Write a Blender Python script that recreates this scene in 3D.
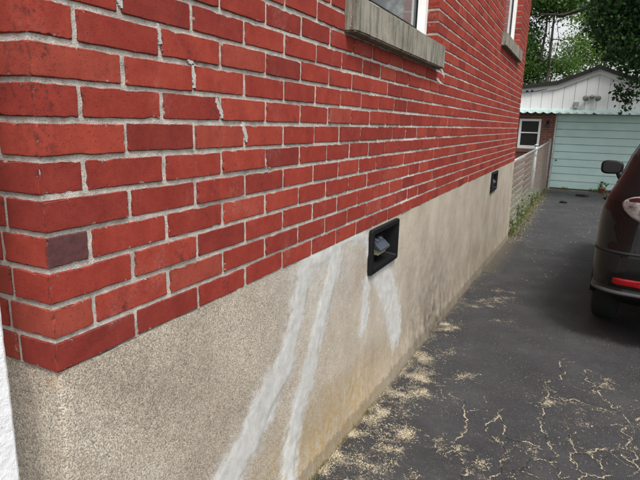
import bpy, bmesh, math, random
import numpy as np
from mathutils import Vector, Matrix, noise
random.seed(7); rng = np.random.default_rng(7)
sc = bpy.context.scene
for o in list(bpy.data.objects): bpy.data.objects.remove(o)

# ------------------------------------------------------------------ camera, sky, sun, exposure
FPX = 523.54
RC = np.array([[0.897547, -0.424247, -0.120100], [0.440117, 0.878454, 0.186051], [0.026571, -0.219848, 0.975172]])
CAM = np.array([0.8419, -0.6087, 0.4859])
cd = bpy.data.cameras.new('camera'); cam = bpy.data.objects.new('camera', cd); sc.collection.objects.link(cam)
cd.sensor_width = 36; cd.lens = FPX / 640 * 36; cd.clip_start = .02; cd.clip_end = 3000
M4 = Matrix.Identity(4)
for i in range(3):
    M4[i][0] = RC[i, 0]; M4[i][1] = RC[i, 2]; M4[i][2] = -RC[i, 1]; M4[i][3] = CAM[i]
cam.matrix_world = M4; sc.camera = cam

SUN_EL, SUN_AZ = 58, 135          # azimuth from +Y clockwise (towards +X)
w = bpy.data.worlds.new('World'); sc.world = w; w.use_nodes = True
nt = w.node_tree; nt.nodes.clear()
sky = nt.nodes.new('ShaderNodeTexSky'); sky.sky_type = 'NISHITA'; sky.sun_disc = False
sky.sun_elevation = math.radians(SUN_EL); sky.sun_rotation = math.radians(SUN_AZ)
sky.air_density = 1.0; sky.dust_density = 4.0; sky.ozone_density = 1.0
hs = nt.nodes.new('ShaderNodeHueSaturation'); hs.inputs['Saturation'].default_value = .16
bg = nt.nodes.new('ShaderNodeBackground'); bg.inputs['Strength'].default_value = .125
wo = nt.nodes.new('ShaderNodeOutputWorld')
nt.links.new(sky.outputs[0], hs.inputs['Color']); nt.links.new(hs.outputs[0], bg.inputs[0]); nt.links.new(bg.outputs[0], wo.inputs[0])
sd = bpy.data.lights.new('sun', 'SUN'); sd.energy = 1.5; sd.angle = math.radians(14); sd.color = (1, .96, .9)
sun = bpy.data.objects.new('sun', sd); sc.collection.objects.link(sun)
el, az = math.radians(SUN_EL), math.radians(SUN_AZ)
sdir = Vector((math.sin(az) * math.cos(el), math.cos(az) * math.cos(el), math.sin(el)))
sun.rotation_euler = sdir.to_track_quat('Z', 'Y').to_euler(); sun.location = sdir * 50
vs = sc.view_settings; vs.view_transform = 'Standard'; vs.look = 'None'; vs.gamma = 1; vs.use_curve_mapping = False
vs.exposure = 0.88

# ------------------------------------------------------------------ geometry of the place
CH = .068; LB = .21612; HW = 7.676            # brick course, brick module, house side length
def ground_z(y):
    if y < 7.2: return -.8857 - .037 * max(y, -4)
    if y > 14: return -1.235
    t = (y - 7.2) / 6.8
    return -1.1521 + (-1.235 + 1.1521) * (1 - (1 - t) ** 2.2)
def ray(px, py): return RC @ np.array([(px - 320) / FPX, 1, -(py - 240) / FPX])
def at_y(px, py, y): d = ray(px, py); return CAM + (y - CAM[1]) / d[1] * d
def on_ground(px, py):
    d = ray(px, py); t = (-.8857 - .037 * CAM[1] - CAM[2]) / (d[2] + .037 * d[1]); return CAM + t * d
def project(P):
    d = (np.asarray(P, float) - CAM) @ RC
    return np.stack([320 + FPX * d[..., 0] / d[..., 1], 240 - FPX * d[..., 2] / d[..., 1], d[..., 1]], -1)

# ------------------------------------------------------------------ material helpers
class Mat:
    def __init__(s, name):
        s.m = bpy.data.materials.new(name); s.m.use_nodes = True; s.t = s.m.node_tree
        s.b = s.t.nodes['Principled BSDF']; s.out = s.t.nodes['Material Output']
    def n(s, typ, **kw):
        nd = s.t.nodes.new('ShaderNode' + typ)
        for k, v in kw.items():
            if k in nd.inputs.keys() or k.startswith('i'):
                key = int(k[1:]) if k[0] == 'i' and k[1:].isdigit() else k
                s.set(nd.inputs[key], v)
            else: setattr(nd, k, v)
        return nd
    def set(s, sock, v):
        if isinstance(v, bpy.types.NodeSocket): s.t.links.new(v, sock)
        elif isinstance(v, bpy.types.Node): s.t.links.new(v.outputs[0], sock)
        else:
            if isinstance(v, tuple) and len(v) == 3 and sock.type == 'RGBA': v = v + (1,)
            sock.default_value = v
    def pos(s): return s.n('NewGeometry').outputs['Position']
    def noise(s, scale, detail=4, rough=.6, vec=None, dist=0):
        nd = s.n('TexNoise'); nd.inputs['Scale'].default_value = scale; nd.inputs['Detail'].default_value = detail
        nd.inputs['Roughness'].default_value = rough; nd.inputs['Distortion'].default_value = dist
        s.set(nd.inputs['Vector'], vec if vec is not None else s.pos()); return nd.outputs[0]
    def math(s, op, a, b=0, c=0, clamp=False):
        nd = s.n('Math', operation=op); nd.use_clamp = clamp
        s.set(nd.inputs[0], a); s.set(nd.inputs[1], b); s.set(nd.inputs[2], c); return nd.outputs[0]
    def ramp(s, fac, stops):
        nd = s.n('ValToRGB'); cr = nd.color_ramp
        while len(cr.elements) < len(stops): cr.elements.new(.5)
        for e, (p, c) in zip(cr.elements, stops):
            e.position = p; e.color = (c, c, c, 1) if isinstance(c, (int, float)) else tuple(c) + (1,)
        s.set(nd.inputs[0], fac); return nd.outputs[0]
    def mix(s, fac, a, b, mode='MIX'):
        nd = s.n('Mix', data_type='RGBA', blend_type=mode)
        s.set(nd.inputs[0], fac); s.set(nd.inputs[6], a); s.set(nd.inputs[7], b); return nd.outputs[2]
    def attr(s, name): return s.n('Attribute', attribute_name=name)
    def bump(s, h, strength=.5, dist=.002, normal=None):
        nd = s.n('Bump'); nd.inputs['Strength'].default_value = strength; nd.inputs['Distance'].default_value = dist
        s.set(nd.inputs['Height'], h)
        if normal is not None: s.set(nd.inputs['Normal'], normal)
        return nd.outputs[0]
    def fin(s, col, rough=.8, normal=None, spec=.5, metal=0, coat=0):
        s.set(s.b.inputs['Base Color'], col); s.set(s.b.inputs['Roughness'], rough)
        s.b.inputs['Specular IOR Level'].default_value = spec; s.b.inputs['Metallic'].default_value = metal
        s.b.inputs['Coat Weight'].default_value = coat; s.b.inputs['Coat Roughness'].default_value = .03
        if normal is not None: s.set(s.b.inputs['Normal'], normal)
        return s.m
def simple(name, col, rough=.6, spec=.5, metal=0, coat=0, var=.12, scale=9, bump=0, bscale=60, bdist=.002):
    m = Mat(name); n = m.noise(scale, 5)
    c = m.mix(m.ramp(n, [(.3, 0.), (.7, 1.)]), tuple(x * (1 - var) for x in col), tuple(min(1, x * (1 + var)) for x in col))
    nm = m.bump(m.noise(bscale, 4), bump, bdist) if bump else None
    return m.fin(c, rough, nm, spec, metal, coat)

# ------------------------------------------------------------------ mesh helpers
class MB:
    def __init__(s): s.v = []; s.f = []
    def add(s, v, f):
        o = len(s.v); s.v += [tuple(map(float, p)) for p in v]; s.f += [tuple(i + o for i in q) for q in f]; return s
    def box(s, a, b, M=None):
        (x0, y0, z0), (x1, y1, z1) = a, b
        v = [(x0, y0, z0), (x1, y0, z0), (x1, y1, z0), (x0, y1, z0), (x0, y0, z1), (x1, y0, z1), (x1, y1, z1), (x0, y1, z1)]
        if M is not None: v = [M @ Vector(p) for p in v]
        return s.add(v, [(0, 3, 2, 1), (4, 5, 6, 7), (0, 1, 5, 4), (1, 2, 6, 5), (2, 3, 7, 6), (3, 0, 4, 7)])
    def tube(s, pts, rad, n=8, caps=True):
        pts = [Vector(p) for p in pts]; rad = rad if isinstance(rad, (list, tuple)) else [rad] * len(pts)
        rings = []
        for i, p in enumerate(pts):
            d = (pts[min(i + 1, len(pts) - 1)] - pts[max(i - 1, 0)]).normalized()
            u = d.orthogonal().normalized() if i == 0 else (u - d * u.dot(d)).normalized()
            w_ = d.cross(u)
            rings += [p + (u * math.cos(2 * math.pi * k / n) + w_ * math.sin(2 * math.pi * k / n)) * rad[i] for k in range(n)]
        f = [(i * n + k, i * n + (k + 1) % n, (i + 1) * n + (k + 1) % n, (i + 1) * n + k) for i in range(len(pts) - 1) for k in range(n)]
        if caps: f += [tuple(range(n - 1, -1, -1)), tuple(range((len(pts) - 1) * n, len(pts) * n))]
        return s.add(rings, f)
    def prism(s, poly, axis, a, b):          # poly of 2-tuples extruded along axis
        n = len(poly)
        def P(q, t): return {'x': (t, q[0], q[1]), 'y': (q[0], t, q[1]), 'z': (q[0], q[1], t)}[axis]
        v = [P(q, a) for q in poly] + [P(q, b) for q in poly]
        return s.add(v, [tuple(range(n)), tuple(range(2 * n - 1, n - 1, -1))] + [(i, (i + 1) % n + 0, (i + 1) % n + n, i + n)[::-1] for i in range(n)])
    def mesh(s, name, mat, smooth=False, fix=True):
        me = bpy.data.meshes.new(name); me.from_pydata(s.v, [], s.f)
        if fix:
            bm = bmesh.new(); bm.from_mesh(me); bmesh.ops.recalc_face_normals(bm, faces=bm.faces); bm.to_mesh(me); bm.free()
        if mat: me.materials.append(mat)
        if smooth: me.polygons.foreach_set('use_smooth', [True] * len(me.polygons))
        return me
    def build(s, name, mat, parent=None, smooth=False, bevel=0, fix=True):
        o = link(name, s.mesh(name, mat, smooth, fix), parent)
        if bevel:
            b = o.modifiers.new('bevel', 'BEVEL'); b.width = bevel; b.segments = 2; b.limit_method = 'ANGLE'
        return o
def link(name, data, parent=None):
    o = bpy.data.objects.new(name, data); sc.collection.objects.link(o)
    if parent is not None: o.parent = parent
    return o
def np_mesh(name, V, F, mat, smooth=False, attrs=None):       # V (n,3), F (m,k) all faces alike
    V = np.asarray(V, np.float32); F = np.asarray(F, np.int32); k = F.shape[1]
    me = bpy.data.meshes.new(name); me.vertices.add(len(V)); me.vertices.foreach_set('co', V.ravel())
    me.loops.add(F.size); me.loops.foreach_set('vertex_index', F.ravel())
    me.polygons.add(len(F)); me.polygons.foreach_set('loop_start', np.arange(0, F.size, k, dtype=np.int32))
    me.update(calc_edges=True); me.materials.append(mat)
    if smooth: me.polygons.foreach_set('use_smooth', np.ones(len(F), bool))
    for nme, (dom, arr) in (attrs or {}).items():
        a = me.attributes.new(nme, 'FLOAT', dom); a.data.foreach_set('value', np.asarray(arr, np.float32).ravel())
    me.validate(); return me
def thing(name, label, cat, loc=(0, 0, 0), group=None):
    o = link(name, None); o.location = loc; return tag(o, label, cat, group)
def tag(o, label=None, cat=None, group=None, kind=None):
    for k, v in (('label', label), ('category', cat), ('group', group), ('kind', kind)):
        if v: o[k] = v
    return o
def grid_faces(nu, nv):
    i = np.arange(nu - 1)[:, None] * nv + np.arange(nv - 1)[None]; i = i.ravel()
    return np.stack([i, i + nv, i + nv + 1, i + 1], 1)
def smooth_field(shape, rx, ry):
    a = rng.standard_normal(shape)
    for ax, r_ in ((0, rx), (1, ry)):
        if r_ > 0:
            k = np.exp(-np.arange(-3 * r_, 3 * r_ + 1) ** 2 / (2 * r_ * r_)); k /= k.sum()
            a = np.apply_along_axis(lambda q: np.convolve(np.pad(q, len(k) // 2, mode='wrap'), k, 'valid'), ax, a)
    return a / a.std()
def seg_dist(P, poly):
    d = np.full(len(P), 1e9); 
    for a, b in zip(poly[:-1], poly[1:]):
        a = np.array(a); b = np.array(b); ab = b - a; t = np.clip(((P - a) @ ab) / (ab @ ab), 0, 1)
        d = np.minimum(d, np.linalg.norm(P - a - t[:, None] * ab, axis=1))
    return d

# ------------------------------------------------------------------ materials
def brick_mat(name, per_object):
    m = Mat(name); p = m.pos()
    rnd = m.n('ObjectInfo').outputs['Random'] if per_object else m.attr('rnd').outputs['Fac']
    base = m.ramp(rnd, [(0, (.205, .034, .026)), (.08, (.238, .037, .027)), (.5, (.288, .044, .030)), (.88, (.335, .056, .037)), (1, (.29, .062, .042))])
    n1 = m.noise(14, 5, .65); n2 = m.noise(70, 5, .7); n3 = m.noise(420, 3, .6)
    c = m.mix(m.ramp(n1, [(.32, 0.), (.72, 1.)]), base, m.mix(1, base, (.72, .62, .66), 'MULTIPLY'))
    c = m.mix(m.ramp(n2, [(.40, .35), (.6, 0.)]), c, m.mix(1, c, (1.22, 1.35, 1.3), 'MULTIPLY'))
    # dark kiln burns and pits
    burn = m.math('MULTIPLY', m.ramp(m.noise(9, 3, .5), [(.60, 0.), (.74, 1.)]), m.ramp(m.noise(60, 4, .7), [(.45, 0.), (.62, .8)]))
    c = m.mix(burn, c, (.055, .022, .024))
    xz = m.n('SeparateXYZ', i0=p)
    cb_ = m.math('MULTIPLY', m.math('MULTIPLY', m.ramp(m.math('ABSOLUTE', m.math('SUBTRACT', xz.outputs[1], .02)), [(.005, 1.), (.045, 0.)]), m.ramp(xz.outputs[2], [(.30, 0.), (.5, 1.)])), m.ramp(m.noise(48, 5, .7), [(.52, 0.), (.62, .75)]))
    c = m.mix(cb_, c, (.05, .022, .024))
    pit = m.ramp(m.noise(190, 2, .5), [(.30, 1.), (.36, 0.)])
    c = m.mix(m.math('MULTIPLY', pit, .45), c, (.07, .02, .018))
    # mortar film and bloom
    film = m.math('MULTIPLY', m.ramp(m.noise(5.5, 4, .6), [(.58, 0.), (.78, .34)]), m.ramp(m.noise(110, 4, .7), [(.42, 0.), (.7, 1.)]))
    c = m.mix(film, c, (.46, .38, .35))
    ed = m.attr('edge').outputs['Fac']; ne = m.noise(95, 4, .7); ne2 = m.noise(48, 4, .65)
    c = m.mix(m.ramp(m.math('ADD', ed, m.math('MULTIPLY', ne, 1.5)), [(1.42 / 2.5 * 1, 0.), (.82, .75)]) if False else m.math('MULTIPLY', m.ramp(ed, [(.45, 0.), (1., 1.)]), m.ramp(ne, [(.46, 0.), (.60, .75)])), c, (.075, .026, .022))
    c = m.mix(m.math('MULTIPLY', m.ramp(ed, [(.25, 0.), (.95, 1.)]), m.ramp(ne2, [(.62, 0.), (.72, .8)])), c, (.50, .45, .40))
    h = m.math('ADD', m.math('MULTIPLY', n2, .45), m.math('MULTIPLY', n3, .6)); h = m.math('SUBTRACT', h, m.math('MULTIPLY', pit, .5))
    return m.fin(c, .82, m.bump(h, .6, .0016), .15)
BRICK = brick_mat('brick_red', True); BRICK_FAR = brick_mat('brick_red_far', False)
def mortar_mat():
    m = Mat('mortar'); n = m.noise(35, 5, .65); n2 = m.noise(260, 4, .7)
    c = m.ramp(n, [(.28, (.29, .265, .23)), (.5, (.51, .475, .425)), (.75, (.68, .645, .585))])
    c = m.mix(m.ramp(n2, [(.33, .7), (.47, 0.)]), c, (.19, .17, .145))
    p = m.n('SeparateXYZ', i0=m.pos())
    fresh = m.math('MULTIPLY', m.ramp(m.math('ABSOLUTE', m.math('SUBTRACT', p.outputs[1], 2.25)), [(.08, 1.), (.16, 0.)]), m.ramp(m.math('ABSOLUTE', m.math('SUBTRACT', p.outputs[2], .28)), [(.2, 1.), (.3, 0.)]))
    c = m.mix(m.math('MULTIPLY', fresh, .7), c, (.74, .72, .68))
    return m.fin(c, .95, m.bump(m.math('ADD', n2, n), .9, .004), .2)
MORTAR = mortar_mat()
def parge_mat():
    m = Mat('parged_concrete'); p = m.pos()
    fine = m.noise(330, 3, .65); mid = m.noise(70, 4, .6); big = m.noise(3.2, 4, .6); xyz = m.n('SeparateXYZ', i0=p)
    c = m.ramp(big, [(.3, (.34, .29, .235)), (.55, (.435, .38, .31)), (.75, (.50, .45, .38))])
    vo = m.n('TexVoronoi'); vo.inputs['Scale'].default_value = 430; m.set(vo.inputs['Vector'], p)
    grain = m.n('SeparateColor', i0=vo.outputs['Color']).outputs[0]
    gs = m.ramp(m.math('MULTIPLY', xyz.outputs[1], .3), [(.22, 1.), (.5, .35)])
    c = m.mix(m.math('MULTIPLY', gs, .8), c, m.mix(1, c, m.ramp(grain, [(0, .18), (.22, .62), (.6, 1.0), (1, 1.75)]), 'MULTIPLY'))
    c = m.mix(m.math('MULTIPLY', gs, m.ramp(fine, [(.36, .95), (.42, 0.)])), c, (.17, .145, .115))
    c = m.mix(m.ramp(mid, [(.58, 0.), (.75, .35)]), c, (.66, .62, .55))
    # moss and rust stain creeping up from the ground
    foot = m.attr('foot').outputs['Fac']       # height above ground
    yel = m.ramp(m.math('ADD', foot, m.math('MULTIPLY', m.noise(9, 5, .65), -.42)), [(-.0, 1.), (.16, 0.)])
    c = m.mix(m.math('MULTIPLY', m.math('MULTIPLY', yel, m.attr('moss').outputs['Fac']), m.ramp(m.noise(30, 5, .7), [(.36, .12), (.62, .95)])), c, (.33, .24, .11))
    c = m.mix(m.math('MULTIPLY', m.attr('soot_and_shade').outputs['Fac'], m.ramp(m.noise(11, 6, .7), [(.28, 0.), (.66, .8)])), c, (.075, .066, .055))
    c = m.mix(m.ramp(m.math('ADD', foot, m.math('MULTIPLY', m.noise(26, 5, .75), -.11)), [(-.03, .4), (.012, 0.)]), c, (.075, .065, .045))
    rust = m.attr('rust').outputs['Fac']
    c = m.mix(m.math('MULTIPLY', rust, m.ramp(m.noise(55, 4), [(.42, 0.), (.6, .4)])), c, (.48, .25, .07))
    # trowelled cement repairs
    pd = m.attr('patch').outputs['Fac']
    pn = m.math('ADD', pd, m.math('ADD', m.math('MULTIPLY', m.math('SUBTRACT', m.noise(13, 4, .6), .5), .15), m.math('ADD', m.math('MULTIPLY', m.math('SUBTRACT', m.noise(45, 5, .7), .5), .09), m.math('MULTIPLY', m.math('SUBTRACT', m.noise(170, 3, .7), .5), .035))))
    mask = m.ramp(pn, [(.0, .97), (.012, .82), (.022, .42), (.055, 0.)])
    mask = m.math('MULTIPLY', mask, m.ramp(m.noise(24, 6, .75), [(.32, .6), (.5, 1.)]))
    smear = m.math('MULTIPLY', m.attr('smear').outputs['Fac'], m.ramp(m.noise(17, 6, .75), [(.34, 0.), (.60, .85)])); mask = m.math('MAXIMUM', mask, smear)
    pc = m.ramp(m.noise(20, 6, .7), [(.3, (.40, .40, .385)), (.6, (.54, .54, .525)), (.8, (.64, .635, .615))])
    c = m.mix(mask, c, pc)
    rough_h = m.math('MULTIPLY', m.math('ADD', m.math('MULTIPLY', fine, 1.), m.math('MULTIPLY', grain, .5)), m.math('MULTIPLY', gs, m.math('SUBTRACT', 1.1, mask)))
    return m.fin(c, .93, m.bump(m.math('ADD', rough_h, m.math('MULTIPLY', mid, .2)), .5, .002), .2)
PARGE = parge_mat()
def asphalt_mat():
    m = Mat('asphalt'); p = m.pos(); f = m.noise(330, 3, .7); mid = m.noise(48, 5, .65); big = m.noise(2.2, 6, .68)
    c = m.ramp(big, [(.3, (.020, .020, .022)), (.5, (.031, .031, .034)), (.62, (.043, .043, .046)), (.78, (.075, .074, .074))])
    c = m.mix(m.ramp(mid, [(.5, 0.), (.75, .4)]), c, (.075, .074, .072))
    c = m.mix(m.ramp(f, [(.58, 0.), (.74, .55)]), c, (.15, .145, .135))
    c = m.mix(m.ramp(f, [(.28, .6), (.42, 0.)]), c, (.018, .018, .019))
    c = m.mix(m.ramp(m.noise(150, 3, .7), [(.58, 0.), (.70, .6)]), c, (.17, .16, .145))
    dust = m.attr('dust').outputs['Fac']
    dn = m.math('MULTIPLY', dust, m.ramp(m.noise(75, 6, .78), [(.40, 0.), (.60, 1.)]))
    c = m.mix(m.math('MULTIPLY', m.ramp(dn, [(.25, 0.), (.8, .45)]), 1.), c, (.34, .28, .185))
    vd = m.n('TexVoronoi', feature='DISTANCE_TO_EDGE'); vd.inputs['Scale'].default_value = 7.5
    m.set(vd.inputs['Vector'], m.mix(.07, p, m.n('TexNoise', Vector=p, Scale=9.).outputs['Color'], 'ADD'))
    net = m.math('MULTIPLY', m.ramp(vd.outputs[0], [(.008, 1.), (.03, 0.)]), m.attr('craze').outputs['Fac'])
    net = m.math('MULTIPLY', net, m.ramp(m.noise(6, 3), [(.45, 0.), (.6, 1.)]))
    c = m.mix(m.math('MULTIPLY', net, .25), c, (.02, .02, .02))
    soil = m.attr('soil').outputs['Fac']
    c = m.mix(m.math('MULTIPLY', soil, m.ramp(m.noise(40, 5, .7), [(.3, .55), (.6, 1.)])), c, m.ramp(m.noise(120, 5, .7), [(.3, (.06, .05, .035)), (.7, (.24, .19, .12))]))
    crk = m.attr('crack').outputs['Fac']
    h = m.math('ADD', m.math('ADD', f, m.math('MULTIPLY', mid, .7)), m.math('MULTIPLY', crk, -.15))
    return m.fin(c, m.ramp(mid, [(.3, .62), (.7, .85)]), m.bump(h, .8, .004), .4)
ASPHALT = asphalt_mat()
BLACK = simple('black_plastic', (.007, .007, .008), .5, spec=.25, var=.2, bump=.15, bscale=300, bdist=.0006)
WHITE = simple('white_paint', (.72, .72, .71), .5, var=.05, scale=5, bump=.2, bscale=35)
def peel_mat():
    m = Mat('flaking_white_paint'); n = m.noise(18, 6, .7); e = m.noise(55, 5, .7)
    c = m.mix(m.ramp(n, [(.66, 0.), (.69, 1.)]), m.ramp(e, [(.3, (.74, .75, .77)), (.7, (.82, .83, .84))]), (.42, .41, .38))
    c = m.mix(m.ramp(m.noise(45, 5, .75, dist=.6), [(.655, 0.), (.675, .8)]), c, (.30, .29, .28))
    return m.fin(c, .45, m.bump(m.math('ADD', n, m.math('MULTIPLY', e, .7)), .6, .006))
PEEL = peel_mat()
def sill_mat():
    m = Mat('weathered_sill_stone'); p = m.pos(); mp = m.n('Mapping', Vector=p); mp.inputs['Scale'].default_value = (1, 1, .12)
    st = m.noise(38, 5, .65, mp.outputs[0]); b = m.noise(8, 5, .65); f = m.noise(240, 3, .6)
    c = m.ramp(b, [(.3, (.14, .13, .105)), (.5, (.25, .235, .195)), (.75, (.36, .34, .285))])
    c = m.mix(m.ramp(st, [(.48, 0.), (.64, .85)]), c, (.085, .08, .06))
    c = m.mix(m.ramp(m.noise(16, 4), [(.55, 0.), (.72, .5)]), c, (.14, .145, .095))
    c = m.mix(m.ramp(m.noise(60, 3), [(.68, 0.), (.74, .6)]), c, (.6, .58, .53))
    return m.fin(c, .9, m.bump(m.math('ADD', f, st), .55, .003), .25)
SILL = sill_mat()
def glass_mat(name, tint, rough=.03):
    m = Mat(name); return m.fin(m.mix(m.noise(2, 2), tint, tuple(x * 1.5 for x in tint)), rough, None, .6, 0, .6)
PANE = glass_mat('window_pane', (.13, .14, .145), .08)
DARKGLASS = glass_mat('dark_pane', (.012, .014, .014), .05)
GALV = simple('galvanised_steel', (.34, .36, .37), .55, metal=.5, var=.2, scale=30, bump=.1)
WIRE = simple('weathered_wire', (.46, .43, .38), .6, metal=.3, var=.25, scale=20)
def mint_mat():
    m = Mat('mint_paint'); n = m.noise(2.5, 5); mp = m.n('Mapping', Vector=m.pos()); mp.inputs['Scale'].default_value = (1, 1, .2)
    c = m.ramp(n, [(.3, (.47, .65, .62)), (.7, (.55, .73, .695))]); c = m.mix(m.ramp(m.noise(14, 5, .7, mp.outputs[0]), [(.58, 0.), (.75, .35)]), c, (.25, .40, .36))
    return m.fin(c, .55, m.bump(m.noise(40, 4), .2, .003))
MINT = mint_mat()
MINTD = simple('mint_trim', (.22, .40, .36), .55, var=.15, scale=6)
def siding_mat():
    m = Mat('white_siding'); mp = m.n('Mapping', Vector=m.pos()); mp.inputs['Scale'].default_value = (1, 1, .15)
    c = m.mix(m.ramp(m.noise(7, 5, .7, mp.outputs[0]), [(.5, 0.), (.75, .4)]), (.82, .83, .84), (.66, .67, .66))
    return m.fin(c, .6, m.bump(m.noise(30, 4), .2, .003))
SIDING = siding_mat()
ROOF = simple('black_shingle', (.02, .02, .022), .9, var=.4, scale=30, bump=.6, bscale=40, bdist=.01)
def far_brick_mat():
    m = Mat('garage_brick'); p = m.n('SeparateXYZ', i0=m.pos()); v = m.n('CombineXYZ', i0=m.math('ADD', p.outputs[0], p.outputs[1]), i1=p.outputs[2])
    b = m.n('TexBrick', Vector=v.outputs[0]); b.inputs['Scale'].default_value = 1
    for k, x in (('Brick Width', .216), ('Row Height', .068), ('Mortar Size', .006), ('Bias', -.2)): b.inputs[k].default_value = x
    b.inputs['Color1'].default_value = (.14, .05, .038, 1); b.inputs['Color2'].default_value = (.21, .075, .055, 1); b.inputs['Mortar'].default_value = (.22, .19, .16, 1)
    c = m.mix(m.ramp(m.noise(3, 5), [(.4, 0.), (.7, .4)]), b.outputs[0], (.11, .06, .045))
    return m.fin(c, .9, m.bump(b.outputs['Fac'], -.6, .006))
GBRICK = far_brick_mat()
def leaf_mat(name, a, b, c_):
    m = Mat(name); r_ = m.attr('rnd').outputs['Fac']
    col = m.ramp(r_, [(0, a), (.55, b), (1, c_)])
    m.fin(col, .55, None, .35)
    tr = m.n('BsdfTranslucent', Color=m.mix(1, col, (1.5, 1.7, .8), 'MULTIPLY')); mx = m.n('MixShader', Fac=.42)
    m.t.links.new(m.b.outputs[0], mx.inputs[1]); m.t.links.new(tr.outputs[0], mx.inputs[2]); m.t.links.new(mx.outputs[0], m.out.inputs[0])
    return m.m
LEAF = [leaf_mat('leaf_dark', (.012, .030, .012), (.022, .052, .018), (.040, .080, .026)),
        leaf_mat('leaf_mid', (.035, .075, .020), (.060, .120, .030), (.10, .17, .045)),
        leaf_mat('leaf_light', (.06, .11, .03), (.10, .17, .045), (.16, .23, .07))]
BARK = simple('bark', (.04, .034, .028), .95, var=.4, scale=6, bump=.8, bscale=14, bdist=.03)
GRASS = leaf_mat('grass_blade', (.05, .075, .025), (.12, .13, .05), (.30, .25, .13))
WEEDL = leaf_mat('weed_leaf', (.07, .095, .045), (.12, .145, .07), (.20, .21, .11))
STRAW = (lambda m: m.fin(m.ramp(m.attr('rnd').outputs['Fac'], [(0, (.16, .115, .065)), (.2, (.34, .27, .17)), (.6, (.52, .45, .32)), (1, (.66, .61, .49))]), .9, None, .15))(Mat('dry_catkin'))
SOIL = simple('earth', (.085, .075, .045), .95, var=.5, scale=5, bump=.8, bscale=30, bdist=.01)

# ------------------------------------------------------------------ ground and driveway
ys = np.unique(np.concatenate([np.linspace(-60, -4, 8), np.linspace(-4, 18, 60), np.linspace(18, 400, 10)])); xs = np.array([-400, -60, -12, -4, 0, 4, 12, 60, 400.])
gv = np.array([[x, y, ground_z(y) - .03] for y in ys for x in xs])
tag(link('ground', np_mesh('ground', gv, grid_faces(len(ys), len(xs)), SOIL, True)), kind='structure')

clumps = [((322, 465), 16), ((349, 474), 15), ((371, 439), 14), ((362, 424), 9), ((390, 409), 12), ((383, 412), 14), ((412, 390), 12), ((420, 373), 9), ((416, 397), 10), ((431, 356), 7), ((450, 328), 5),
          ((461, 379), 6), ((394, 461), 10), ((405, 437), 8), ((450, 450), 8), ((455, 399), 4), ((455, 325), 5), ((500, 301), 9), ((487, 305), 4), ((469, 305), 5), ((463, 378), 5),
          ((449, 449), 8), ((546, 399), 7), ((552, 390), 5), ((581, 408), 6), ((572, 424), 6), ((637, 431), 6), ((636, 449), 7), ((525, 443), 6), ((452, 451), 6), ((605, 385), 5), ((400, 478), 10),
          ((340, 450), 12), ((425, 345), 5), ((440, 352), 5), ((500, 290), 4), ((520, 262), 5), ((545, 245), 4), ((508, 322), 4), ((372, 470), 8), ((470, 470), 6)]
cracks = [[(559, 363), (561, 380), (548, 397), (542, 409), (540, 424), (548, 445), (550, 463), (559, 478)], [(540, 447), (525, 442), (502, 422), (498, 415)], [(563, 401), (586, 405)],
          [(607, 380), (600, 395), (613, 409), (627, 426), (630, 442), (632, 463)], [(605, 449), (613, 476), (586, 474), (577, 467), (573, 447), (576, 432)], [(550, 463), (530, 460), (515, 470), (505, 480)],
          [(577, 467), (590, 452), (605, 449)], [(498, 415), (496, 440), (500, 462), (490, 480)], [(627, 426), (640, 418)], [(586, 474), (584, 490)], [(588, 370), (595, 385), (600, 395)], [(463, 400), (466, 430), (455, 452), (462, 480)], [(613, 450), (632, 463), (640, 470)]]
GX, GY = np.linspace(0, 1.9, 150), np.linspace(.5, 5.2, 370)
gx, gy = np.meshgrid(GX, GY, indexing='ij'); GP = np.stack([gx.ravel(), gy.ravel()], 1)
dust = np.zeros(len(GP))
for (q, r_) in clumps:
    c0 = on_ground(*q); rx = np.linalg.norm(on_ground(q[0] + r_, q[1])[:2] - c0[:2])
    for _ in range(6):
        a_ = rng.uniform(0, math.pi); of = rng.normal(0, 1.15, 2) * rx; e1 = rx * rng.uniform(.5, 1.3) + .004; e2 = rx * rng.uniform(.12, .45) + .004; D_ = GP - c0[:2] - of
        U_ = D_[:, 0] * math.cos(a_) + D_[:, 1] * math.sin(a_); W_ = -D_[:, 0] * math.sin(a_) + D_[:, 1] * math.cos(a_)
        dust = np.maximum(dust, rng.uniform(.4, 1) * np.exp(-(U_ / e1) ** 2 - (W_ / e2) ** 2))
cracks_g = [[on_ground(*q)[:2] for q in ln] for ln in cracks]; NMAIN = len(cracks_g)
for k in range(55):                             # hairline side cracks
    if k < 45: src = cracks_g[rng.integers(NMAIN)]; q = np.array(src[rng.integers(len(src))])
    else: q = np.array([rng.uniform(.3, 1.25), rng.uniform(1.1, 2.3)])
    a_ = rng.uniform(0, 6.28); ln = [q]
    for _ in range(rng.integers(2, 6)): a_ += rng.normal(0, .4); ln.append(ln[-1] + np.array([math.cos(a_), math.sin(a_)]) * rng.uniform(.015, .045))
    cracks_g.append(ln)
for ln in cracks_g:                             # roughen the crack lines
    for _ in range(4):
        new = [ln[0]]
        for a, b in zip(ln[:-1], ln[1:]):
            d = b - a; new += [(a + b) / 2 + np.array([-d[1], d[0]]) * rng.normal(0, .15), b]
        ln[:] = new
cd_ = np.full(len(GP), 9.)
for ln in cracks_g: cd_ = np.minimum(cd_, seg_dist(GP, ln))
lowf = smooth_field((150, 370), 9, 9).ravel()
crack = np.exp(-(cd_ / .008) ** 2)
dust0 = dust.copy()
edge = np.exp(-(np.clip(GP[:, 0] - .01, 0, 9) / (.055 + .02 * np.clip(lowf, -1, 1.5))) ** 2) * np.clip(1.25 - GP[:, 1] / 4.2, .12, 1)
dust = np.maximum(dust, edge * .75)
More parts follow.
